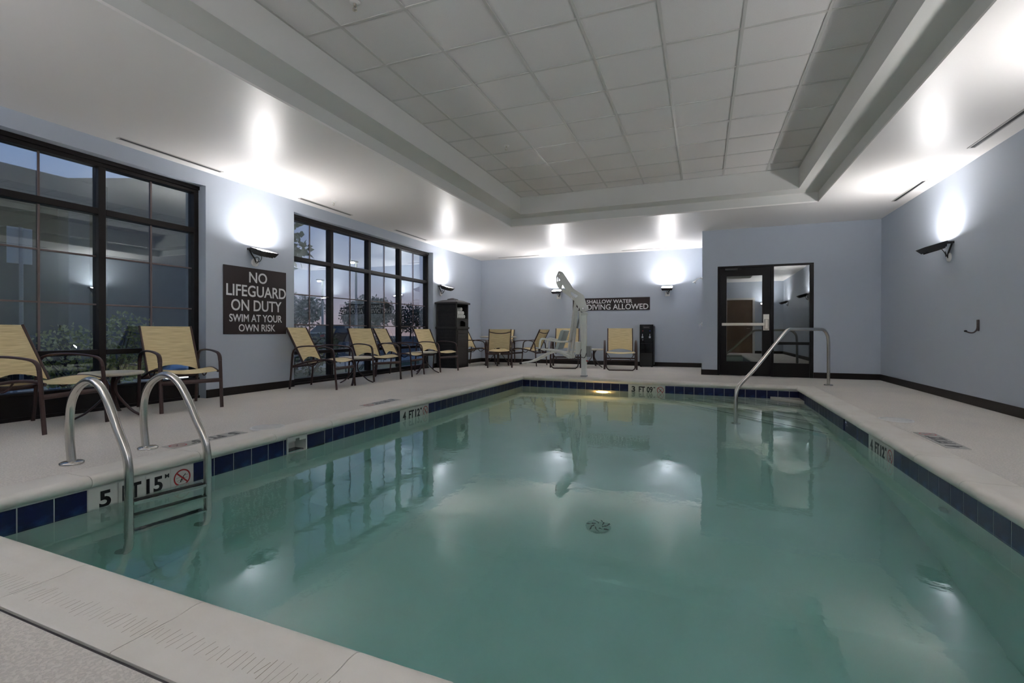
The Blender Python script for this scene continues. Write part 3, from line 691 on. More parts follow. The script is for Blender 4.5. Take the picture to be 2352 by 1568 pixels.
# ================================================================== FLOODLIGHTS
TILT = Matrix.Rotation(math.radians(17), 3, 'Y')
def floodlight(loc, ang, label, ks=-1, square=False):
    o = empty('floodlight', loc, ang); tag(o, label, 'floodlight', 'wall floodlights')
    org = V(.07, 0, .195)
    def T_(p): return tuple(TILT @ (Vector(p)) + org)
    # housing: a shallow tapered tray, local x outwards, y along the wall
    mb = MB(); hw = .135; L = .25
    rings = [(.00, -.068, .022), (.0, -.02, .006), (.0, 0, 0)]
    vs_ = []
    for (dz, z, ins) in rings:
        for x, y in ((ins,-hw+ins), (L-ins*1.6,-hw+ins), (L-ins*1.6,hw-ins), (ins,hw-ins)): vs_.append(T_((x,y,z)))
    for z in (0.0, -.012):
        for x, y in ((.016,-hw+.016), (L-.016,-hw+.016), (L-.016,hw-.016), (.016,hw-.016)): vs_.append(T_((x,y,z)))
    fs = [(3,2,1,0)] + [(k*4+i, k*4+(i+1) % 4, k*4+4+(i+1) % 4, k*4+4+i) for k in range(2) for i in range(4)]
    fs += [(8+i, 8+(i+1) % 4, 12+(i+1) % 4, 12+i) for i in range(4)] + [(12+i, 12+(i+1) % 4, 16+(i+1) % 4, 16+i) for i in range(4)]
    mb.add(vs_, fs); hs = mb.build('housing', LAMPB, o)
    bm = bmesh.new(); bm.from_mesh(hs.data); bmesh.ops.recalc_face_normals(bm, faces=bm.faces); bm.to_mesh(hs.data); bm.free()
    mb = MB(); mb.add([T_((.016,-hw+.016,-.010)), T_((L-.016,-hw+.016,-.010)), T_((L-.016,hw-.016,-.010)), T_((.016,hw-.016,-.010))], [(0,1,2,3)]); mb.build('lens', LENS, o)
    mb = MB()
    for y in (-.09,-.045,0,.045,.09): mb.box((.03,y-.004,-.082), (.20,y+.004,-.066), TILT, V(0,0,0)); 
    mb.v = [tuple(Vector(p)+org) for p in mb.v]; mb.build('cooling_fin', LAMPB, o)
    mb = MB(); mb.v = []; mb.box((-.075,-.030,-.034), (.0,.030,-.006)); mb.v = [tuple(Vector(p)+org+V(0,ks*.095,0)) for p in mb.v]; mb.build('knuckle', LAMPB, o, bevel=.004)
    mb = MB(); mb.tube(curve([(.012,ks*.095,.165), (.02,ks*.06,.10), (.018,ks*.01,.045), (.016,0,.0)], 5), .010, 8); mb.build('arm', LAMPB, o)
    mb = MB()
    if square: mb.box((0,-.055,-.055), (.018,.055,.055))
    else: mb.lathe([(.058,0), (.058,.012), (.045,.018)], 24, (0,0,0), 0)
    mb.build('wall_plate', WHITEP, o, bevel=.003 if square else 0)
    mb = MB(); mb.tube(curve([(.10,.03,.115), (.07,.05,.055), (.05,.035,.015), (.035,-.01,.012), (.03,-.03,.045), (.045,.0,.075), (.05,.03,.05), (.03,.02,.0), (.016,0,-.01)], 4), .0045, 6); mb.build('cable', BLACKM, o)
    return o
floodlight((XL, 4.974, 1.812), 0, 'black floodlight above the lifeguard sign')
floodlight((XL, 10.138, 1.760), 0, 'black floodlight above the towel cabinet')
floodlight((-3.557, YB, 1.780), -PI/2, 'floodlight on the far wall behind the lift arm', 1, True)
floodlight((-0.800, YB, 1.780), -PI/2, 'floodlight on the far wall above the water cooler', 1, True)
floodlight((XR, 7.812, 1.812), PI, 'black floodlight on the wall above the robe hook', 1)
floodlight((XR, 4.15, 1.812), PI, 'black floodlight in the middle of the near hook wall', 1)
floodlight((XR, 0.55, 1.812), PI, 'added black fill floodlight on the hook wall closest to the wooden door', 1)  # assumed lamp out of frame, added to lift the ambient light
floodlight((2.25, YR, 1.812), PI/2, 'black floodlight beside the wooden door')
floodlight((XL, -0.24, 1.812), 0, 'added black fill floodlight on the window wall behind the near chair')  # added outside the view to brighten the near left of the room
floodlight((-0.6, YR, 1.812), PI/2, 'added black fill floodlight on the rear wall straight behind the near coping')  # extra lamp behind the camera, put in for more even light
floodlight((-3.4, YR, 1.812), PI/2, 'added black fill floodlight on the rear wall towards the window wall')  # unseen fill lamp, added to raise the light on the near side

# ================================================================== WALL SIGNS
def sign(loc, right, w, h, lines, label):
    M = frame_matrix(loc, right, (0,0,1)); o = bpy.data.objects.new('wall_sign', None); col.objects.link(o); o.matrix_local = M; tag(o, label, 'sign')
    mb = MB(); mb.box((-w/2,-h/2,0), (w/2,h/2,.012)); mb.build('board', SIGNM, o, bevel=.002)
    for body, cx, cy, tw, th in lines:
        me = text_mesh(body, tw, th, SIGNT, 0.013); words = body.split(' ')
        if len(words) == 1: place('lettering', me, Matrix.Translation((cx,cy,.0122)), o); continue
        # cut the line at its widest gaps, one lettering part per word
        iv = sorted(set((round(min(me.vertices[i].co.x for i in p.vertices), 5), round(max(me.vertices[i].co.x for i in p.vertices), 5)) for p in me.polygons))
        gaps = []; hi = iv[0][1]
        for a, b in iv[1:]:
            if a > hi: gaps.append((a-hi, (a+hi)/2))
            hi = max(hi, b)
        cuts = sorted(c for _, c in sorted(gaps)[::-1][:len(words)-1]); lo = -9
        for c in cuts + [9]:
            bm = bmesh.new(); bm.from_mesh(me); bmesh.ops.delete(bm, geom=[v for v in bm.verts if not lo < v.co.x < c], context='VERTS')
            m2 = bpy.data.meshes.new('lettering'); bm.to_mesh(m2); bm.free(); m2.materials.append(SIGNT); place('lettering', m2, Matrix.Translation((cx,cy,.0122)), o); lo = c
sign((XL, 5.002, 1.268), (0,1,0), 1.020, 0.918, (('NO',.02,.330,.295,.150), ('LIFEGUARD',.015,.138,.975,.158), ('ON DUTY',.01,-.062,.825,.155), ('SWIM AT YOUR',0,-.238,.860,.105), ('OWN RISK',.01,-.372,.600,.100)), 'square dark sign reading no lifeguard on duty swim at your own risk')
sign((-2.197, YB, 1.560), (1,0,0), 1.960, 0.318, (('SHALLOW WATER',-.03,.068,1.16,.095), ('NO DIVING ALLOWED',0,-.072,1.885,.140)), 'wide dark sign reading shallow water no diving allowed')

# ================================================================== SLOT DIFFUSERS, SPRINKLERS
def slot(x0, x1, y0, y1, label):
    cx, cy = (x0+x1)/2, (y0+y1)/2; o = empty('slot_diffuser', (cx, cy, H)); tag(o, label, 'vent', 'slot diffusers')
    w, d = x1-x0, y1-y0; mb = MB(); fr = .016
    for a, b in (((-w/2-fr,-d/2-fr),(-w/2,d/2+fr)), ((w/2,-d/2-fr),(w/2+fr,d/2+fr)), ((-w/2,-d/2-fr),(w/2,-d/2)), ((-w/2,d/2),(w/2,d/2+fr))): mb.box((*a,-.006), (*b,-.0005))
    mb.build('frame', mat('vent_white', (0.55,0.53,0.51), .4), o)
    mb = MB(); mb.box((-w/2,-d/2,-.003), (w/2,d/2,-.0008)); mb.build('slot', INK, o)
    mb = MB()
    if w < d: mb.box((-.004,-d/2,-.0055), (.004,d/2,-.003))
    else: mb.box((-w/2,-.004,-.0055), (w/2,.004,-.003))
    mb.build('blade', BLACKM, o)
for (y0, y1), lb in (((3.185,4.319),'slot vent in the ceiling over the window beside the lifeguard sign'), ((5.618,6.737),'slot vent in the ceiling over the near bays of the four-bay window'), ((8.05,9.178),'slot vent in the ceiling over the far bays of the four-bay window')): slot(-5.678,-5.638,y0,y1,lb)
slot(-5.157,-4.006,12.06,12.10,'slot vent in the ceiling over the dining table'); slot(-1.854,-.668,12.08,12.12,'slot vent in the ceiling over the water cooler')
slot(2.705,2.745,7.96,9.024,'slot vent in the ceiling between the door wall and hook wall lamp'); slot(2.695,2.735,5.55,6.72,'slot vent in the ceiling nearer than the hook wall lamp')
def sprinkler(x, y, z, label):
    o = empty('sprinkler', (x, y, z)); tag(o, label, 'sprinkler', 'ceiling sprinklers')
    mb = MB(); mb.lathe([(.040,0), (.038,-.006), (.018,-.010)], 20); mb.build('escutcheon', WHITEP, o)
    mb = MB(); mb.tube([(0,0,-.008), (0,0,-.030)], .010, 10); mb.tube(curve([(-.006,0,-.028), (-.017,0,-.042), (-.004,0,-.058)], 4), .003, 6); mb.tube(curve([(.006,0,-.028), (.017,0,-.042), (.004,0,-.058)], 4), .003, 6); mb.build('body', SATIN, o)
    mb = MB(); mb.lathe([(.004,-.056), (.018,-.060), (.018,-.062), (.004,-.064)], 14); mb.build('deflector', SATIN, o)
sprinkler(-2.447,2.959,Z2-.006,'sprinkler head in the near ceiling tiles'); sprinkler(-2.441,5.965,Z2-.006,'sprinkler head in the ceiling tiles further off'); sprinkler(-5.305,5.933,H,'sprinkler head in the glossy ceiling over the four-bay window')

# ================================================================== LADDER AND HANDRAIL
lad = tag(empty('pool_ladder', (-3.72, 2.05, 0)), 'stainless steel pool ladder with two arched rails', 'ladder')
def lrail(y, dx):
    P = [(-3.74,0), (-3.762,.15), (-3.764,.29), (-3.742,.40), (-3.672,.49), (-3.557,.54), (-3.450,.508), (-3.361,.405), (-3.278,.258), (-3.206,.140), (-3.176,.04), (-3.172,-.10), (-3.172,-.55), (-3.172,-.85), (-3.20,-.98), (-3.262,-1.02)]
    P = [(x+dx*min(1,max(0,(x+3.76)/.6)) - (-3.72), y-2.05, z) for x, z in P]
    mb = MB(); mb.tube(curve(P, 5), .0242, 14); return mb.build('rail', STEEL, lad)
for y, dx, bx_ in ((1.83,0,-3.742), (2.27,.07,-3.72)):
    lrail(y, dx); mb = MB(); mb.lathe([(.062,0), (.063,.012), (.055,.017), (.027,.020)], 28, (bx_+3.72, y-2.05, 0)); mb.build('flange', STEEL, lad)
for z in (-.200,-.45,-.72):
    mb = MB(); p, q = V(-3.172+3.72,-.20,z), V(-3.10+3.72,.20,z)
    d = (q-p).normalized(); n = V(-d.y,d.x,0)
    vs_ = [p-n*.02, p+n*.045, q+n*.045, q-n*.02]; mb.add([(v.x,v.y,v.z) for v in vs_]+[(v.x,v.y,v.z+.028) for v in vs_], [(3,2,1,0),(4,5,6,7),(0,1,5,4),(1,2,6,5),(2,3,7,6),(3,0,4,7)])
    tr = mb.build('tread', STEEL, lad)
    vs_ = [p+d*.012-n*.004, p+d*.012+n*.036, q-d*.012+n*.036, q-d*.012-n*.004]
    mb = MB(); mb.add([(v.x,v.y,v.z+.0285) for v in vs_]+[(v.x,v.y,v.z+.031) for v in vs_], [(3,2,1,0),(4,5,6,7),(0,1,5,4),(1,2,6,5),(2,3,7,6),(3,0,4,7)]); mb.build('tread_pad', BLACKM, tr)
    for e_ in (p, q): mb = MB(); mb.lathe([(.012,-.012), (.012,.012)], 12, (e_.x-.0,e_.y,e_.z+.014), 1); mb.build('tread_bolt', BLACKM, tr)
ra, rb = V(1.87,9.01,0), V(.40,6.83,0); rd = (rb-ra).normalized()
hr = tag(empty('handrail', tuple(ra)), 'stainless steel grab rail leading down the corner steps', 'handrail')
P = [(0,0), (.0,.35), (.01,.70), (.06,.82), (.18,.885), (.34,.893), (.80,.893), (1.15,.893), (1.28,.885), (1.40,.835), (1.70,.655), (2.00,.465), (2.30,.29), (2.50,.185), (2.59,.12), (2.625,.03), (2.63,-.10), (2.63,-.35), (2.63,-.94)]
mb = MB(); mb.tube(curve([(rd.x*s_, rd.y*s_, z) for s_, z in P], 5), .0242, 14); mb.build('rail', STEEL, hr)
mb = MB(); mb.lathe([(.062,0), (.063,.012), (.055,.017), (.027,.020)], 28); mb.build('flange', STEEL, hr)
mb = MB(); mb.lathe([(.055,-.94), (.055,-.93), (.027,-.92)], 24, (rd.x*2.63, rd.y*2.63, 0)); mb.build('flange', STEEL, hr)

# ================================================================== CHAIRS
def make_chair():
    o = empty('lounge_chair'); w = .285
    SY = (0,1,0)
    for s in (-1, 1):
        y = s*w
        P = [(.37,y,0), (.352,y,.20), (.335,y,.42), (.325,y,.52)]
        mb = MB(); mb.tube(P, .019, 8, SY, .013); mb.build('leg', BRONZE, o)
        P = [(.325,y,.52), (.312,y,.565), (.275,y,.600), (.20,y,.618), (.05,y,.632), (-.12,y,.632), (-.24,y,.615), (-.30,y,.575), (-.325,y,.51)]
        mb = MB(); mb.tube(curve(P, 4), .021, 8, SY, .011); mb.build('armrest', BRONZE, o)
        P = [(-.325,y,.51), (-.335,y,.40), (-.35,y,.20), (-.372,y,0)]
        mb = MB(); mb.tube(P, .017, 8, SY, .013); mb.build('leg', BRONZE, o)
        ys = s*.255
        P = [(.345,ys,.405), (.22,ys,.432), (.08,ys,.428), (-.08,ys,.405), (-.20,ys,.375), (-.33,ys,.335)]
        mb = MB(); mb.tube(curve(P, 4), .012, 8, SY, .014); mb.build('seat_rail', BRONZE, o)
        P = [(.06,ys,.415), (.015,ys,.36), (-.04,ys,.335), (-.09,ys,.36), (-.115,ys,.395)]
        mb = MB(); mb.tube(curve(P, 4), .008, 6); mb.build('hinge_loop', BRONZE, o)
        P = [(-.175,ys,.385), (-.26,ys,.55), (-.36,ys,.74), (-.445,ys,.905)]
        mb = MB(); mb.tube(P, .011, 8, SY, .017); mb.build('back_rail', BRONZE, o)
    mb = MB(); mb.tube([(.352,-w,.305), (.352,w,.305)], .022, 8, (0,0,1), .010); mb.build('crossbar', BRONZE, o)
    mb = MB(); mb.tube([(-.342,-w,.330), (-.342,w,.330)], .022, 8, (0,0,1), .010); cb = mb.build('crossbar', BRONZE, o)
    mb = MB(); mb.lathe([(.020,0), (.018,-.004)], 16, (-.353,0,.33), 0); mb.build('maker_badge', SATIN, cb)
    mb = MB(); mb.tube(curve([(-.430,-.252,.845), (-.452,-.12,.815), (-.458,0,.808), (-.452,.12,.815), (-.430,.252,.845)], 4), .010, 8); mb.build('back_crossbar', BRONZE, o)
    # seat sling
    mb = MB(); prof_ = curve([(.345,0,.413), (.22,0,.440), (.08,0,.436), (-.08,0,.413), (-.17,0,.392)], 4); n = 8; k = len(prof_)
    for top in (0, 1):
        for p in prof_:
            for j in range(n+1):
                y = -.250 + .5*j/n; mb.v.append((p.x, y, p.z - .020*math.cos(PI*(j/n-.5))*(1 if .0 < 1 else 0) - (0 if top else .005)))
    m1 = n+1
    for i in range(k-1):
        for j in range(n):
            q = i*m1+j; mb.f.append((q, q+m1, q+m1+1, q+1)); mb.sm.append(True); q += k*m1; mb.f.append((q, q+1, q+m1+1, q+m1)); mb.sm.append(True)
    for i in range(k-1):
        for j in (0, n): q = i*m1+j; mb.f.append((q, q+m1, q+m1+k*m1, q+k*m1)); mb.sm.append(False)
    for i in (0, k-1):
        for j in range(n): q = i*m1+j; mb.f.append((q, q+1, q+1+k*m1, q+k*m1)); mb.sm.append(False)
    so = mb.build('seat', SLING, o)
    bm = bmesh.new(); bm.from_mesh(so.data); bmesh.ops.recalc_face_normals(bm, faces=bm.faces); bm.to_mesh(so.data); bm.free()
    # back sling with arched lower edge
    mb = MB(); rows = 10; n = 12
    for top in (0, 1):
        for i in range(rows+1):
            for j in range(n+1):
                u = j/n; lo = .02 + .135*math.sin(PI*u)**0.9 if 0 < u < 1 else .02
                t = lo + (1-lo)*i/rows
                x = -.175 + (-.445+.175)*t - .020*math.sin(PI*u)*math.sin(PI*min(1, t*1.0))*.6; z = .385 + (.905-.385)*t
                mb.v.append((x - (.005 if top else 0), -.250+.5*u, z))
    m1 = n+1; k = rows+1
    for i in range(rows):
        for j in range(n):
            q = i*m1+j; mb.f.append((q, q+1, q+m1+1, q+m1)); mb.sm.append(True); q += k*m1; mb.f.append((q, q+m1, q+m1+1, q+1)); mb.sm.append(True)
    for i in range(rows):
        for j in (0, n): q = i*m1+j; mb.f.append((q, q+m1, q+m1+k*m1, q+k*m1)); mb.sm.append(False)
    for i in (0, rows):
        for j in range(n): q = i*m1+j; mb.f.append((q, q+1, q+1+k*m1, q+k*m1)); mb.sm.append(False)
    so = mb.build('backrest', SLING, o)
    bm = bmesh.new(); bm.from_mesh(so.data); bmesh.ops.recalc_face_normals(bm, faces=bm.faces); bm.to_mesh(so.data); bm.free()
    return o
R = math.radians
chair = make_chair()
spots = [(-5.44,2.42,18,'tan sling chair nearest the camera, cut by the picture edge'), (-5.44,3.66,-16,'tan sling chair in front of the window next to the lifeguard sign'),
         (-5.36,5.77,13,'tan sling chair next to the lifeguard sign, first of the row at the four-bay window'), (-5.42,7.08,-16,'tan sling chair, second of the row at the four-bay window'),
         (-5.46,7.93,9,'tan sling chair, third of the row at the four-bay window'), (-5.38,9.16,-12,'tan sling chair beside the towel cabinet')]
for i, (x, y, a, lb) in enumerate(spots):
    if i == 0:
        c = chair; c.location = (x,y,0); c.rotation_euler = (0,0,R(a)); tag(c, lb, 'chair', 'sling chairs along the windows')
    else: dup(chair, (x,y,0), R(a), lb)
for x, y, a, lb in ((-4.60,10.76,118,'tan sling chair at the dining table with its back to the pool'), (-4.10,11.55,171,'tan sling chair at the dining table seen from the side next to the lift'),
                    (-5.37,11.22,0,'tan sling chair at the dining table half hidden by the towel cabinet'), (-5.02,11.93,-82,'tan sling chair at the dining table against the far wall')):
    c = dup(chair, (x,y,0), R(a), lb); c['group'] = 'sling chairs around the dining table'

# ================================================================== TABLES
def make_table(name, h, r, spread, label, cat='table', group=None, legs=3):
    o = empty(name); tag(o, label, cat, group)
    mb = MB(); mb.lathe([(r-.02,h-.032), (r-.004,h-.026), (r,h-.012), (r-.006,h-.002), (r-.03,h)], 40); mb.build('table_top', TOPM, o)
    mb = MB(); mb.lathe([(.055,h-.05), (.10,h-.033)], 20); mb.build('top_plate', BRONZE, o)
    for k in range(legs):
        w = 2*PI*k/legs + .35; c, s = math.cos(w), math.sin(w)
        P = [(.10*c,.10*s,h-.035), (.045*c,.045*s,h-.10), (.035*c,.035*s,h*.62), (.06*c,.06*s,h*.45), (spread*.65*c,spread*.65*s,h*.14), (spread*c,spread*s,0.004)]
        mb = MB(); mb.tube(curve(P, 5), .020, 8, (-s,c,0), .009); mb.build('leg', BRONZE, o)
    return o
st = make_table('side_table', .44, .262, .30, 'small round cream table between the two near sling chairs', 'side table', 'small round side tables'); st.location = (-5.53,3.04,0)
for x, y, a, lb in ((-5.25,6.36,.7,'small round cream table between the first and second chairs at the four-bay window'), (-5.30,8.53,.2,'small round cream table between the third chair and the cabinet chair'), (-2.47,11.62,1.2,'small round cream table between the two loungers')):
    dup(st, (x,y,0), a, lb)
dt = make_table('dining_table', .735, .47, .36, 'round cream dining table ringed by sling chairs', 'dining table', legs=4); dt.location = (-4.83,11.27,0)

# ================================================================== LOUNGERS
def make_lounger():
    o = empty('chaise_lounge'); w = .31
    # local +x = foot end
    mb = MB(); P = [(.74,-w,.36), (.745,-w,.30), (.75,-w,.09), (.752,-w+.05,.02), (.753,-w+.11,.012), (.753,w-.11,.012), (.752,w-.05,.02), (.75,w,.09), (.745,w,.30), (.74,w,.36)]
    mb.tube(curve(P, 4), .013, 8); mb.build('foot_loop', BRONZE, o)
    for s in (-1, 1):
        y = s*w
        mb = MB(); mb.tube(curve([(.76,y,.375), (.5,y,.375), (.2,y,.385), (-.12,y,.34), (-.52,y,.30)], 4), .014, 8, (0,1,0), .018); mb.build('side_rail', BRONZE, o)
        ya = s*(w+.045)
        mb = MB(); mb.tube(curve([(.42,ya,0), (.40,ya,.20), (.36,ya,.36), (.27,ya,.52), (.13,ya,.625), (.0,ya,.645), (-.12,ya,.60), (-.18,ya,.48), (-.20,ya,.25), (-.21,ya,0)], 4), .022, 8, (0,1,0), .012); mb.build('arm_loop', BRONZE, o)
        mb = MB(); mb.tube([(.0,s*.285,.385), (-.10,s*.285,.62), (-.22,s*.285,.93)], .012, 8, (0,1,0), .016); mb.build('back_rail', BRONZE, o)
    for x, z in ((.38,.20), (-.20,.22)):
        mb = MB(); mb.tube([(x,-w-.045,z), (x,w+.045,z)], .018, 8, (0,0,1), .010); mb.build('crossbar', BRONZE, o)
    mb = MB(); mb.tube([(.38,-.2,.2), (.72,-.285,.36)], .009, 6); mb.build('brace', BRONZE, o); mb = MB(); mb.tube([(.38,.2,.2), (.72,.285,.36)], .009, 6); mb.build('brace', BRONZE, o)
    mb = MB(); n = 8; pr = curve([(.755,0,.385), (.5,0,.388), (.25,0,.398), (.03,0,.385)], 4)
    def sheet(fn, rows, n, th, name):
        mb = MB(); m1 = n+1; k = rows+1
        for top in (0, 1):
            for i in range(k):
                for j in range(m1):
                    p, nr = fn(i/rows, j/n); mb.v.append(tuple(Vector(p) - Vector(nr)*(th if top else 0)))
        for i in range(rows):
            for j in range(n):
                q = i*m1+j; mb.f.append((q, q+1, q+m1+1, q+m1)); mb.sm.append(True); q += k*m1; mb.f.append((q, q+m1, q+m1+1, q+1)); mb.sm.append(True)
        for i in range(rows):
            for j in (0, n): q = i*m1+j; mb.f.append((q, q+m1, q+m1+k*m1, q+k*m1)); mb.sm.append(False)
        for i in (0, rows):
            for j in range(n): q = i*m1+j; mb.f.append((q, q+1, q+1+k*m1, q+k*m1)); mb.sm.append(False)
        so = mb.build(name, SLING, o); bm = bmesh.new(); bm.from_mesh(so.data); bmesh.ops.recalc_face_normals(bm, faces=bm.faces); bm.to_mesh(so.data); bm.free()
    sheet(lambda t, u: ((.755-.73*t, -.30+.6*u, .392+.012*math.sin(PI*t)-.018*math.sin(PI*u)), (0,0,1)), 8, 8, .005, 'seat')
    def bk(t, u):
        lo = .03+.10*math.sin(PI*u); t = lo+(1-lo)*t
        return ((.0-.22*t-.012*math.sin(PI*u), -.280+.56*u, .385+.55*t), (1,0,.3))
    sheet(bk, 8, 10, .005, 'backrest')
    return o
lg = tag(make_lounger(), 'tan sling chaise lounge next to the water cooler', 'chaise lounge', 'chaise lounges at the far wall')
lg.location = (-1.79,11.42,0); lg.rotation_euler = (0,0,R(-80))
dup(lg, (-3.09,11.48,0), R(-79), 'tan sling chaise lounge behind the pool lift seat')

# ================================================================== TOWEL CABINET AND TOWELS
cb = tag(empty('towel_cabinet', (-5.545, 10.19, 0)), 'dark resin towel cabinet with peaked lid in the corner by the window', 'cabinet')
hx, hy = .265, .30
def cbox(nm, a, b, m=CABM, par=None, bevel=.004): mb = MB(); mb.box(a, b); return mb.build(nm, m, par or cb, bevel=bevel)
for sx in (-1,1):
    for sy in (-1,1): cbox('corner_post', (sx*hx-.03 if sx>0 else -hx, sy*hy-.03 if sy>0 else -hy, 0), (hx if sx>0 else -hx+.03, hy if sy>0 else -hy+.03, 1.52), CABT)
cbox('back_panel', (-hx+.005,-hy+.03,.02), (-hx+.02,hy-.03,1.5)); cbox('base_panel', (-hx+.01,-hy+.01,.0), (hx-.01,hy-.01,.06))
cbox('belt_rail', (-hx-.02,-hy-.02,.915), (hx+.02,hy+.02,.960), CABT); cbox('towel_shelf', (-hx+.02,-hy+.03,1.135), (hx-.005,hy-.03,1.160), CABT)
cbox('inner_floor', (-hx+.02,-hy+.03,.960), (hx-.01,hy-.03,.975))
for sy in (-1,1):
    y0, y1 = (-hy+.008,-hy+.022) if sy < 0 else (hy-.022,hy-.008)
    cbox('side_panel', (-hx+.03,y0,.06), (hx-.03,y1,1.5))
    for k in range(18):
        z = .09+k*.0785
        if abs(z-.92) < .07: continue
        ya, yb = (y0-.008,y0) if sy < 0 else (y1,y1+.008)
        cbox('slat', (-hx+.035,ya,z), (hx-.035,yb,z+.070), bevel=.002)
dr = cbox('door', (hx-.022,-hy+.03,.06), (hx-.008,hy-.03,.912))
for k in range(10): cbox('slat', (hx-.008,-hy+.045,.085+k*.080), (hx+.002,hy-.045,.085+k*.080+.072), CABT, dr, .002)
# arched return slot below the shelf
mb = MB(); n = 14; pts = [(-hy+.03,.975), (-.15,.975)] + [(-.15+.30*i/n, 1.07+.035*math.sin(PI*i/n)) for i in range(n+1)] + [(.15,.975), (hy-.03,.975), (hy-.03,1.135), (-hy+.03,1.135)]
mb.prism(pts, 0, hx-.022, hx-.006); fa = mb.build('arched_front', CABT, cb)
bm = bmesh.new(); bm.from_mesh(fa.data); bmesh.ops.triangulate(bm, faces=[f for f in bm.faces if len(f.verts) > 4]); bmesh.ops.recalc_face_normals(bm, faces=bm.faces); bm.to_mesh(fa.data); bm.free()
cbox('slot_liner', (hx-.20,-hy+.03,.976), (hx-.19,hy-.03,1.134), INK); cbox('top_liner', (-hx+.03,-hy+.03,1.49), (hx-.03,hy-.03,1.5), INK)
mb = MB(); rg = []
for (x, y, z) in ((hx+.035,hy+.035,1.50), (hx+.035,hy+.035,1.535), (hx*.7,hy*.7,1.585), (hx*.34,hy*.34,1.605), (hx*.34,hy*.34,1.620), (.02,.02,1.645)):
    rg.append([(-x,-y,z), (x,-y,z), (x,y,z), (-x,y,z)])
vs_ = [p for r_ in rg for p in r_]; fs = [(3,2,1,0), tuple(range(20,24))] + [(k*4+i, k*4+(i+1) % 4, k*4+4+(i+1) % 4, k*4+4+i) for k in range(5) for i in range(4)]
mb.add(vs_, fs); mb.build('lid', CABT, cb)
tp = [(-.19,1.205), (-.08,1.205), (.03,1.205), (.14,1.205), (-.135,1.290), (-.025,1.290), (.085,1.290), (.0,1.375)]
names = ['rolled white towel in the bottom row at the window end of the cabinet shelf', 'rolled white towel second from the window end in the bottom row of the cabinet shelf', 'rolled white towel third from the window end in the bottom row of the cabinet shelf', 'rolled white towel at the far end of the bottom row of the cabinet shelf',
         'rolled white towel at the window end of the middle row on the cabinet shelf', 'rolled white towel in the centre of the middle row on the cabinet shelf', 'rolled white towel at the far end of the middle row on the cabinet shelf', 'rolled white towel lying on top of the cabinet pile']
mb = MB(); pf = [(.012,0), (.040,.004), (.047,.015), (.048,.20), (.045,.235), (.034,.242), (.032,.236), (.024,.243), (.022,.237), (.012,.243)]
mb.lathe(pf, 18, (0,0,0), 0); tm = mb.mesh('rolled_towel', TOWEL)
for (y, z), lb in zip(tp, names):
    o = link('rolled_towel', tm, None, (-5.545, 10.19+y, z+.004)); tag(o, lb, 'towel', 'rolled towels in the cabinet'); o.scale = (1, 1.12, .92)

# ================================================================== WATER COOLER
wc = tag(empty('water_cooler', (-1.265, 12.225, 0)), 'tall black bottleless water cooler against the far wall', 'water cooler')
mb = MB(); mb.box((-.160,-.165,.012), (.160,.165,1.030)); mb.build('body', BLACKG, wc, bevel=.012)
mb = MB(); mb.box((.160,-.12,.05), (.168,.15,.99)); mb.build('side_panel', BLACKM, wc)
mb = MB(); mb.box((-.14,-.172,.03), (.14,-.165,.34)); mb.build('lower_door', BLACKM, wc, bevel=.002)
mb = MB(); mb.box((-.085,-.171,.93), (.085,-.165,.995)); dp = mb.build('display', BLACKM, wc, bevel=.002)
for x in (-.05,-.02,.01,.04): mb = MB(); mb.box((x-.005,-.174,.955), (x+.005,-.171,.962)); mb.build('indicator', mat('pale_dot', (.6,.62,.65), .4), dp)
for x, m in ((-.085,'red'), (.085,'blue')):
    mb = MB(); mb.tube([(x,-.165,.80), (x,-.20,.80), (x,-.21,.775), (x,-.21,.745)], .010, 8); tpn = mb.build('tap', CHROME, wc)
    mb = MB(); mb.box((x-.022,-.225,.70), (x+.022,-.205,.745)); mb.build('lever', CHROME, tpn, bevel=.004)
    mb = MB(); mb.lathe([(.010,0), (.010,-.004)], 12, (x,-.165,.875), 1); mb.build('indicator_dot', mat('dot_'+m, (.5,.02,.02) if m == 'red' else (.03,.05,.6), .4), wc)
mb = MB(); mb.lathe([(.018,0), (.016,-.008)], 16, (-.085,-.165,.655), 1); mb.build('lock_button', CHROME, wc)
mb = MB(); mb.box((-.13,-.195,.56), (.13,-.165,.575)); mb.build('drip_tray', BLACKM, wc, bevel=.003)
for sx in (-1,1):
    for sy in (-1,1): mb = MB(); mb.lathe([(.016,0), (.016,.014)], 10, (sx*.13,sy*.13,0)); mb.build('foot', BLACKM, wc)

# ================================================================== POOL LIFT
PX, PY = -2.092, 9.03
lf = tag(empty('pool_lift', (PX, PY, 0)), 'white pool access lift with hanging seat on the far deck edge', 'pool lift')
def L_(pts): return [(x-PX, z) for x, z in pts]
mb = MB(); mb.box((-.048,-.048,.0), (.048,.048,1.20)); mb.build('mast', LIFTM, lf, bevel=.010)
mb = MB(); mb.box((-.058,-.058,0), (.058,.058,.025)); mb.build('mast_socket', GREYP, lf, bevel=.004)
mb = MB(); mb.lathe([(.075,-.05), (.078,-.04), (.078,.04), (.075,.05)], 24, (-.005,0,1.30), 1); mb.build('pivot_hub', LIFTM, lf)
mb = MB(); mb.box((-.055,-.055,1.16), (.055,.055,1.215)); mb.build('mast_collar', LIFTM, lf, bevel=.006)
out = L_([(-2.10,1.22), (-2.045,1.29), (-2.075,1.42), (-2.12,1.55), (-2.20,1.605), (-2.315,1.675), (-2.42,1.84), (-2.535,2.01), (-2.585,2.01), (-2.625,1.92), (-2.632,1.80), (-2.60,1.715), (-2.50,1.615), (-2.375,1.525), (-2.275,1.44), (-2.20,1.33)])
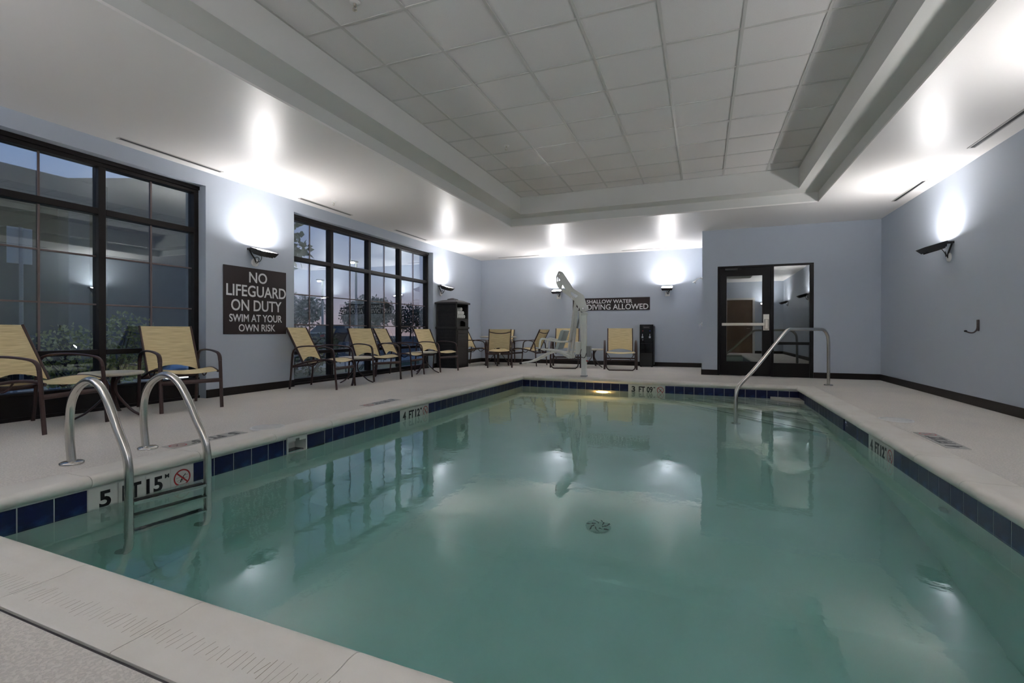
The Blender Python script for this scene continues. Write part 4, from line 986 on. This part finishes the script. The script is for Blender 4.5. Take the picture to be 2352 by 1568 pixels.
holes = [L_([(-2.605,1.905), (-2.545,1.840), (-2.612,1.815)]), L_([(-2.525,1.785), (-2.430,1.640), (-2.560,1.690)]), L_([(-2.38,1.635), (-2.19,1.535), (-2.25,1.485), (-2.36,1.56)])]
def plate(y0, y1, nm):
    bm = bmesh.new()
    def loop(pts): 
        vs2 = [bm.verts.new((x, y0, z)) for x, z in pts]; return [bm.edges.new((vs2[i], vs2[(i+1) % len(vs2)])) for i in range(len(vs2))]
    es = loop(out)
    for h_ in holes: es += loop(h_)
    r_ = bmesh.ops.triangle_fill(bm, use_beauty=True, use_dissolve=False, edges=es)
    # remove triangles lying inside a hole
    def inside(p, poly):
        c_ = False; j = len(poly)-1
        for i in range(len(poly)):
            (xi, yi), (xj, yj) = poly[i], poly[j]
            if (yi > p[1]) != (yj > p[1]) and p[0] < (xj-xi)*(p[1]-yi)/(yj-yi)+xi: c_ = not c_
            j = i
        return c_
    bad = [f for f in bm.faces if any(inside((f.calc_center_median().x, f.calc_center_median().z), h_) for h_ in holes)]
    bmesh.ops.delete(bm, geom=bad, context='FACES_ONLY')
    ex = bmesh.ops.extrude_face_region(bm, geom=bm.faces[:])
    for g in ex['geom']:
        if isinstance(g, bmesh.types.BMVert): g.co.y = y1
    bmesh.ops.recalc_face_normals(bm, faces=bm.faces)
    me = bpy.data.meshes.new(nm); bm.to_mesh(me); bm.free(); me.materials.append(LIFTM); o = bpy.data.objects.new(nm, me); col.objects.link(o); o.parent = lf
plate(-.062,-.054,'arm_plate'); plate(.054,.062,'arm_plate')
mb = MB(); q = L_([(-2.085,1.30), (-2.115,1.48), (-2.19,1.575), (-2.325,1.66), (-2.43,1.82), (-2.55,1.985)]); mb.tube(curve([(x,0,z) for x, z in q], 4), .050, 8, (0,1,0), .010); mb.build('arm_spine', LIFTM, lf)
for x, z in L_([(-2.56,1.955), (-2.10,1.29), (-2.30,1.50)]): mb = MB(); mb.lathe([(.014,-.072), (.014,.072)], 10, (x,0,z), 1); mb.build('pivot_bolt', STEEL, lf)
q = L_([(-2.62,1.93)])[0]; mb = MB(); mb.tube([(q[0]+.03,0,q[1]), (q[0]-.03,0,q[1]+.005), (q[0]-.035,0,q[1]-.03)], .006, 6); mb.build('lock_pin', STEEL, lf)
for y in (-.045,.045):
    for p in (((-2.255,1.46),(-2.405,.36)), ((-2.235,1.30),(-2.325,.34))):
        (x0,z0),(x1,z1) = L_(p); mb = MB(); mb.tube([(x0,y,z0), (x1,y*1.6,z1)], .016, 8); mb.build('hanger_bar', LIFTM, lf)
(x0,z0),(x1,z1) = L_([(-2.14,1.26),(-2.23,.92)]); mb = MB(); mb.tube([(x0,0,z0), (x1,0,z1)], .018, 10); mb.build('actuator', GREYP, lf)
(x0,z0),(x1,z1) = L_([(-2.165,1.25),(-2.12,.62)]); mb = MB(); mb.tube([(x0,-.06,z0), (x1,-.06,z1)], .022, 10); mb.build('actuator', LIFTM, lf)
# seat (faces left)
q = L_([(-2.98,.500), (-2.80,.495), (-2.55,.455), (-2.40,.405), (-2.34,.345), (-2.32,.345), (-2.33,.40), (-2.42,.44), (-2.56,.475), (-2.80,.512), (-2.96,.512)])
mb = MB(); mb.prism(q, 1, -.22, .22); mb.build('seat', LIFTM, lf)
q = L_([(-2.31,.345), (-2.31,.43), (-2.42,.45), (-2.50,.44), (-2.46,.38)]); mb = MB(); mb.prism(q, 1, -.09, .09); mb.build('seat_bracket', LIFTM, lf)
q = L_([(-2.61,.52), (-2.555,.515), (-2.43,.87), (-2.46,.885), (-2.50,.87)]); mb = MB(); mb.prism(q, 1, -.20, .20); mb.build('seat_back', LIFTS, lf)
for y in (-.24,.24):
    P = [(-2.345,.665), (-2.50,.660), (-2.70,.690), (-2.83,.715), (-2.875,.70), (-2.895,.64), (-2.905,.52)]
    mb = MB(); mb.tube(curve([(x,y,z) for x, z in L_(P)], 4), .019, 10); ar = mb.build('armrest', LIFTM, lf)
    x, z = L_([(-2.906,.50)])[0]; mb = MB(); mb.tube([(x,y,z-.03), (x,y,z+.025)], .024, 10); mb.build('end_cap', BLACKM, ar)
mb = MB(); x, z = L_([(-2.345,.665)])[0]; mb.tube([(x,-.24,z), (x,.24,z)], .017, 8); mb.build('armrest_axle', STEEL, lf)
for y in (-.13,.13):
    mb = MB(); mb.tube(curve([(x,y,z) for x, z in L_([(-2.66,.46), (-2.80,.425), (-2.98,.33), (-3.12,.27), (-3.30,.235)])], 4), .018, 8); ft = mb.build('footrest', LIFTM, lf)
    x, z = L_([(-3.315,.232)])[0]; mb = MB(); mb.tube([(x-.035,y,z-.004), (x+.012,y,z+.002)], .022, 8); mb.build('end_cap', BLACKM, ft)
mb = MB(); mb.tube([(-1.20,-.13,.236), (-1.20,.13,.236)], .016, 8); mb.build('footrest_bar', LIFTM, lf)
mb = MB(); mb.box((-.160,-.07,.42), (-.050,.07,.66)); mb.build('control_box', LIFTM, lf, bevel=.012)
mb = MB(); mb.box((.050,-.05,.38), (.13,.06,.58)); mb.build('battery_pack', GREYP, lf, bevel=.008)
mb = MB(); mb.tube(curve([(-.04,-.055,.52), (-.06,-.08,.40), (.02,-.07,.36), (.06,-.06,.45)], 5), .006, 6); mb.build('cable', BLACKM, lf)
mb = MB(); mb.lathe([(.02,-.01), (.024,0), (.02,.01)], 12, (.055,-.02,.30)); mb.build('stop_button', mat('red_knob', (.45,.02,.02), .4), lf)

# ================================================================== SHOWER, VALVE, HOOK
sh = tag(empty('wall_shower', (XS, 11.60, 2.05)), 'chrome shower head on the edge of the alcove wall', 'shower head')
mb = MB(); mb.lathe([(.030,0), (.026,-.010)], 18, (0,0,0), 0); mb.build('wall_flange', CHROME, sh)
mb = MB(); mb.tube(curve([(0,0,0), (-.05,0,.004), (-.09,0,-.012), (-.125,0,-.05)], 5), .010, 10); mb.build('arm', CHROME, sh)
mb = MB(); pr = [(.012,.045), (.016,.02), (.040,-.012), (.040,-.026), (.01,-.028)]; mb.lathe(pr, 20); rt = Matrix.Rotation(R(32), 3, 'Y'); mb.v = [tuple(rt @ Vector(p) + V(-.148,0,-.078)) for p in mb.v]; mb.build('spray_head', CHROME, sh)
va = tag(empty('shower_valve', (XS, 11.60, 1.03)), 'chrome lever shower valve on the alcove wall edge', 'shower valve')
mb = MB(); mb.lathe([(.075,0), (.070,-.010), (.02,-.014)], 24, (0,0,0), 0); mb.build('plate', CHROME, va)
mb = MB(); mb.tube([(-.010,0,0), (-.055,0,0), (-.060,0,-.09)], .010, 8); mb.build('lever', CHROME, va)
hk = tag(empty('robe_hook', (XR, 7.10, .92)), 'bent metal hook screwed to the right-hand wall', 'hook')
mb = MB(); mb.box((-.014,-.020,-.055), (0,.020,.075)); mb.build('plate', mat('bronze_hook', (.12,.10,.10), .35, metal=.7), hk, bevel=.004)
mb = MB(); mb.tube(curve([(-.012,0,.03), (-.016,0,-.03), (-.04,0,-.068), (-.075,0,-.075), (-.115,0,-.060)], 5), .008, 8); hh = mb.build('hook_arm', MATS['bronze_hook'], hk)
mb = MB(); mb.lathe([(.009,-.012), (.012,0), (.009,.012)], 12, (-.118,0,-.056), 0); mb.build('tip', BLACKM, hh)

# ================================================================== OUTDOORS
ZG = -0.14
mb = MB(); mb.box((-120,-60,ZG-.2), (XL-T,90,ZG)); struct(mb.build('ground_outside', ASPH), 'dark asphalt parking lot outside the windows')
mb = MB(); mb.box((-8.4,-8,ZG), (XL-T-.001,26,ZG+.05)); struct(mb.build('lawn_outside', GRASS_B), 'planting bed along the windows')
mb = MB(); mb.box((-9.5,-10,ZG), (-8.4,30,ZG+.12)); struct(mb.build('sidewalk_outside', CONC), 'pale pavement beyond the planting bed')
def leaves(mb, c, rad, n, s, hollow=.55):
    for _ in range(n):
        while True:
            p = V(random.uniform(-1,1), random.uniform(-1,1), random.uniform(-1,1))
            if hollow < p.length < 1: break
        p = V(c[0]+p.x*rad[0], c[1]+p.y*rad[1], c[2]+p.z*rad[2])
        a = V(random.gauss(0,1), random.gauss(0,1), random.gauss(0,1)).normalized(); b = a.cross(V(random.gauss(0,1), random.gauss(0,1), random.gauss(0,1))).normalized()
        l = s*random.uniform(.6,1.2); w = l*.32
        mb.add([tuple(p), tuple(p+a*l*.5+b*w), tuple(p+a*l), tuple(p+a*l*.5-b*w)], [(0,1,2,3)])
def plant(name, base, blobs, m, s, label, cat, trunk=None, stems=4, group=None):
    o = empty(name, base); tag(o, label, cat, group); mb = MB()
    for c, r_, n in blobs: leaves(mb, c, r_, n, s)
    mb.build('foliage', m, o); mb = MB()
    if trunk: mb.tube(curve([(0,0,0), (.05,.03,trunk[1]*.5), (0,0,trunk[1])], 4), [trunk[0]*(1-.05*i) for i in range(9)], 8)
    for c, r_, n in blobs:
        for _ in range(stems):
            e_ = V(c[0]+random.uniform(-.6,.6)*r_[0], c[1]+random.uniform(-.6,.6)*r_[1], c[2]+random.uniform(-.2,.6)*r_[2])
            st_ = V(0,0,trunk[1]*.8) if trunk else V(c[0]*.5, c[1]*.5, 0)
            mb.tube([st_, st_.lerp(e_, .5)+V(0,0,.05*e_.z), e_], [(.02 if not trunk else trunk[0]*.35), .012 if not trunk else trunk[0]*.2, .006], 5)
    mb.build('stems', BARK, o)
    return o
plant('bush', (-7.25,3.80,ZG+.05), [((0,-.25,.62),(.35,.45,.40),900), ((.05,.35,.72),(.35,.42,.48),1000), ((-.1,.0,.35),(.4,.6,.3),500)], LEAFY, .055, 'yellow green shrub outside the window by the lifeguard sign', 'shrub')
plant('bush', (-7.35,7.05,ZG+.05), [((0,0,.55),(.4,.8,.5),700), ((0,.9,.5),(.35,.5,.4),350)], LEAFM, .08, 'green shrub outside the first bay of the four-bay window', 'shrub')
plant('tree', (-10.6,9.4,ZG), [((0,.2,3.2),(.9,.8,.65),380), ((.2,-.6,3.6),(.7,.7,.55),260), ((-.3,.3,4.3),(.9,.9,.7),320)], LEAFM, .22, 'small leafy tree close outside the four-bay window', 'tree', (.06,2.6))
for k, (x, y, z, r_) in enumerate(((-36,31,1.9,2.0), (-38,37,2.6,2.6), (-34,43.5,2.7,2.4), (-40,50,2.8,3.0), (-37,56,2.5,2.6), (-30,24,1.6,1.8))):
    lb = ['lowest of the dark trees across the parking lot, second bay', 'dark tree across the parking lot behind the tall lamp post', 'dark tree across the parking lot, third window bay', 'broad dark tree across the parking lot towards the last bay', 'dark tree across the parking lot seen through the last bay', 'small dark tree across the parking lot seen through the first bay'][k]
    plant('distant_tree', (x,y,ZG), [((0,0,z+.2),(r_*.9,r_,z*.8),1100), ((r_*.3,r_*.5,z*1.25),(r_*.6,r_*.6,z*.5),520), ((0,-r_*.6,z*1.05),(r_*.6,r_*.6,z*.55),520)], LEAFD, .36, lb, 'tree', (.12,z*.8), 3, 'trees across the parking lot')
def lamp_post(x, y, h, label):
    o = empty('lamp_post', (x,y,ZG)); tag(o, label, 'lamp post', 'parking lot lamp posts')
    mb = MB(); mb.tube([(0,0,0), (0,0,h)], [.09,.06], 8); mb.build('pole', GREYP, o)
    mb = MB(); mb.box((-.12,-.55,h-.06), (.12,.08,h+.04)); hd = mb.build('lamp_head', GREYP, o, bevel=.02)
    mb = MB(); mb.lathe([(.10,0), (.14,-.05), (.10,-.09)], 14, (.02,-.36,h-.06)); mb.build('bulb', LIGHTW, hd)
lamp_post(-20.2,24.55,5.35,'tall lamp post in the parking lot behind the second bay'); lamp_post(-26,27.9,4.75,'further lamp post in the parking lot behind the first bay')
# sign on a perforated post
sg = tag(empty('street_sign', (-10,4.24,ZG)), 'grey street sign on a perforated post seen from behind', 'street sign')
mb = MB(); mb.tube([(0,0,0), (0,0,2.62)], .028, 4); ps = mb.build('post', GREYP, sg)
for k in range(22): mb = MB(); mb.lathe([(.008,0), (.008,.002)], 8, (.021,.0,1.02+k*.05), 0); mb.build('post_hole', INK, ps)
mb = MB(); mb.box((-.045,-.155,2.05), (-.035,.155,2.62)); mb.build('plate', mat('sign_back', (.42,.42,.42), .5), sg, bevel=.004)
# canopy building
cn = tag(empty('entrance_canopy', (-17,3.2,ZG)), 'grey flat-roofed canopy building across the drive', 'building')
mb = MB(); mb.box((-3,-12,4.00), (3,4.4,4.62)); mb.build('roof_slab', ROOFG, cn, bevel=.03)
mb = MB(); mb.prism([(3.6,4.62), (9.0,4.62), (8.0,5.25), (5.45,5.16)], 0, -3, 3); mb.build('hip_roof', ROOFG, cn)
mb = MB(); mb.box((-3,4.4,0), (3,9.0,4.62)); mb.build('wing_wall', mat('wing_grey', (.10,.105,.115), .8), cn)
mb = MB(); mb.box((-4.2,-12,0), (-3.0,9.0,4.0)); mb.build('main_wall', MATS['wing_grey'], cn)
for x, y in ((2.6,-11.5), (2.6,-5), (2.6,3.9), (-2.6,3.9), (-2.6,-5)): mb = MB(); mb.box((x-.22,y-.22,0), (x+.22,y+.22,4.0)); mb.build('column', ROOFG, cn, bevel=.02)
for x, y in ((2.45,4.05), (1.0,2.3), (0,-1.0)): mb = MB(); mb.lathe([(.06,3.995), (.07,3.985), (.05,3.965)], 12, (x,y,0)); mb.build('recessed_lamp', LIGHTW, cn)
def car(loc, rot, m, label, lamps):
    o = empty('parked_car', loc, rot); tag(o, label, 'car', 'parked cars')
    mb = MB(); pf_ = [(-2.2,.35), (-2.25,.62), (-2.15,.86), (-1.35,.95), (-.75,1.42), (.55,1.44), (1.15,.98), (2.05,.84), (2.25,.60), (2.2,.33)]
    n = len(pf_); vs_ = []
    for y, sc in ((-.86,1), (.86,1)):
        for x, z in pf_: vs_.append((x, y*(1 if z < 1.0 else .78), z))
    mb.add(vs_, [tuple(range(n))[::-1], tuple(range(n, 2*n))] + [(i, (i+1) % n, n+(i+1) % n, n+i) for i in range(n)]); b_ = mb.build('body', m, o, bevel=.04)
    for s in (-1,1):
        mb = MB(); mb.add([(-1.25,s*.845,.98), (-.72,s*.69,1.37), (.5,s*.69,1.39), (1.02,s*.845,1.0)], [(0,1,2,3)]); mb.build('side_window', CARGL, o)
        for x in (-1.4,1.4): mb = MB(); mb.lathe([(.30,-.11), (.33,-.08), (.33,.08), (.30,.11)], 20, (x,s*.80,.33), 1); mb.build('wheel', TYRE, o)
        mb = MB(); mb.box((2.17,s*.62-.14,.60), (2.23,s*.62+.14,.72)); mb.build('headlamp', CHROME if not lamps else LIGHTW, o)
        mb = MB(); mb.box((-2.24,s*.62-.14,.66), (-2.16,s*.62+.14,.80)); mb.build('tail_lamp', LIGHTR if lamps else RED, o)
car((-22.0,24.6,ZG), R(100), CARB, 'dark blue car parked behind the second bay', False)
car((-11.9,3.3,ZG), R(90), CARG, 'dark grey car with lit lamps beyond the street sign', True)
# low path light outside
pl = tag(empty('path_light', (-6.75,4.50,ZG+.05)), 'silver mushroom path light outside behind the sign-side chair', 'path light')
mb = MB(); mb.tube([(0,0,0), (0,0,.37)], .03, 10); mb.build('stem', GREYP, pl)
mb = MB(); mb.lathe([(.13,.29), (.13,.37)], 24); mb.build('glow_ring', LIGHTP, pl)
mb = MB(); mb.lathe([(.20,.40), (.20,.41), (.16,.45), (.08,.48), (.02,.49)], 28); mb.build('cap', SILV, pl)
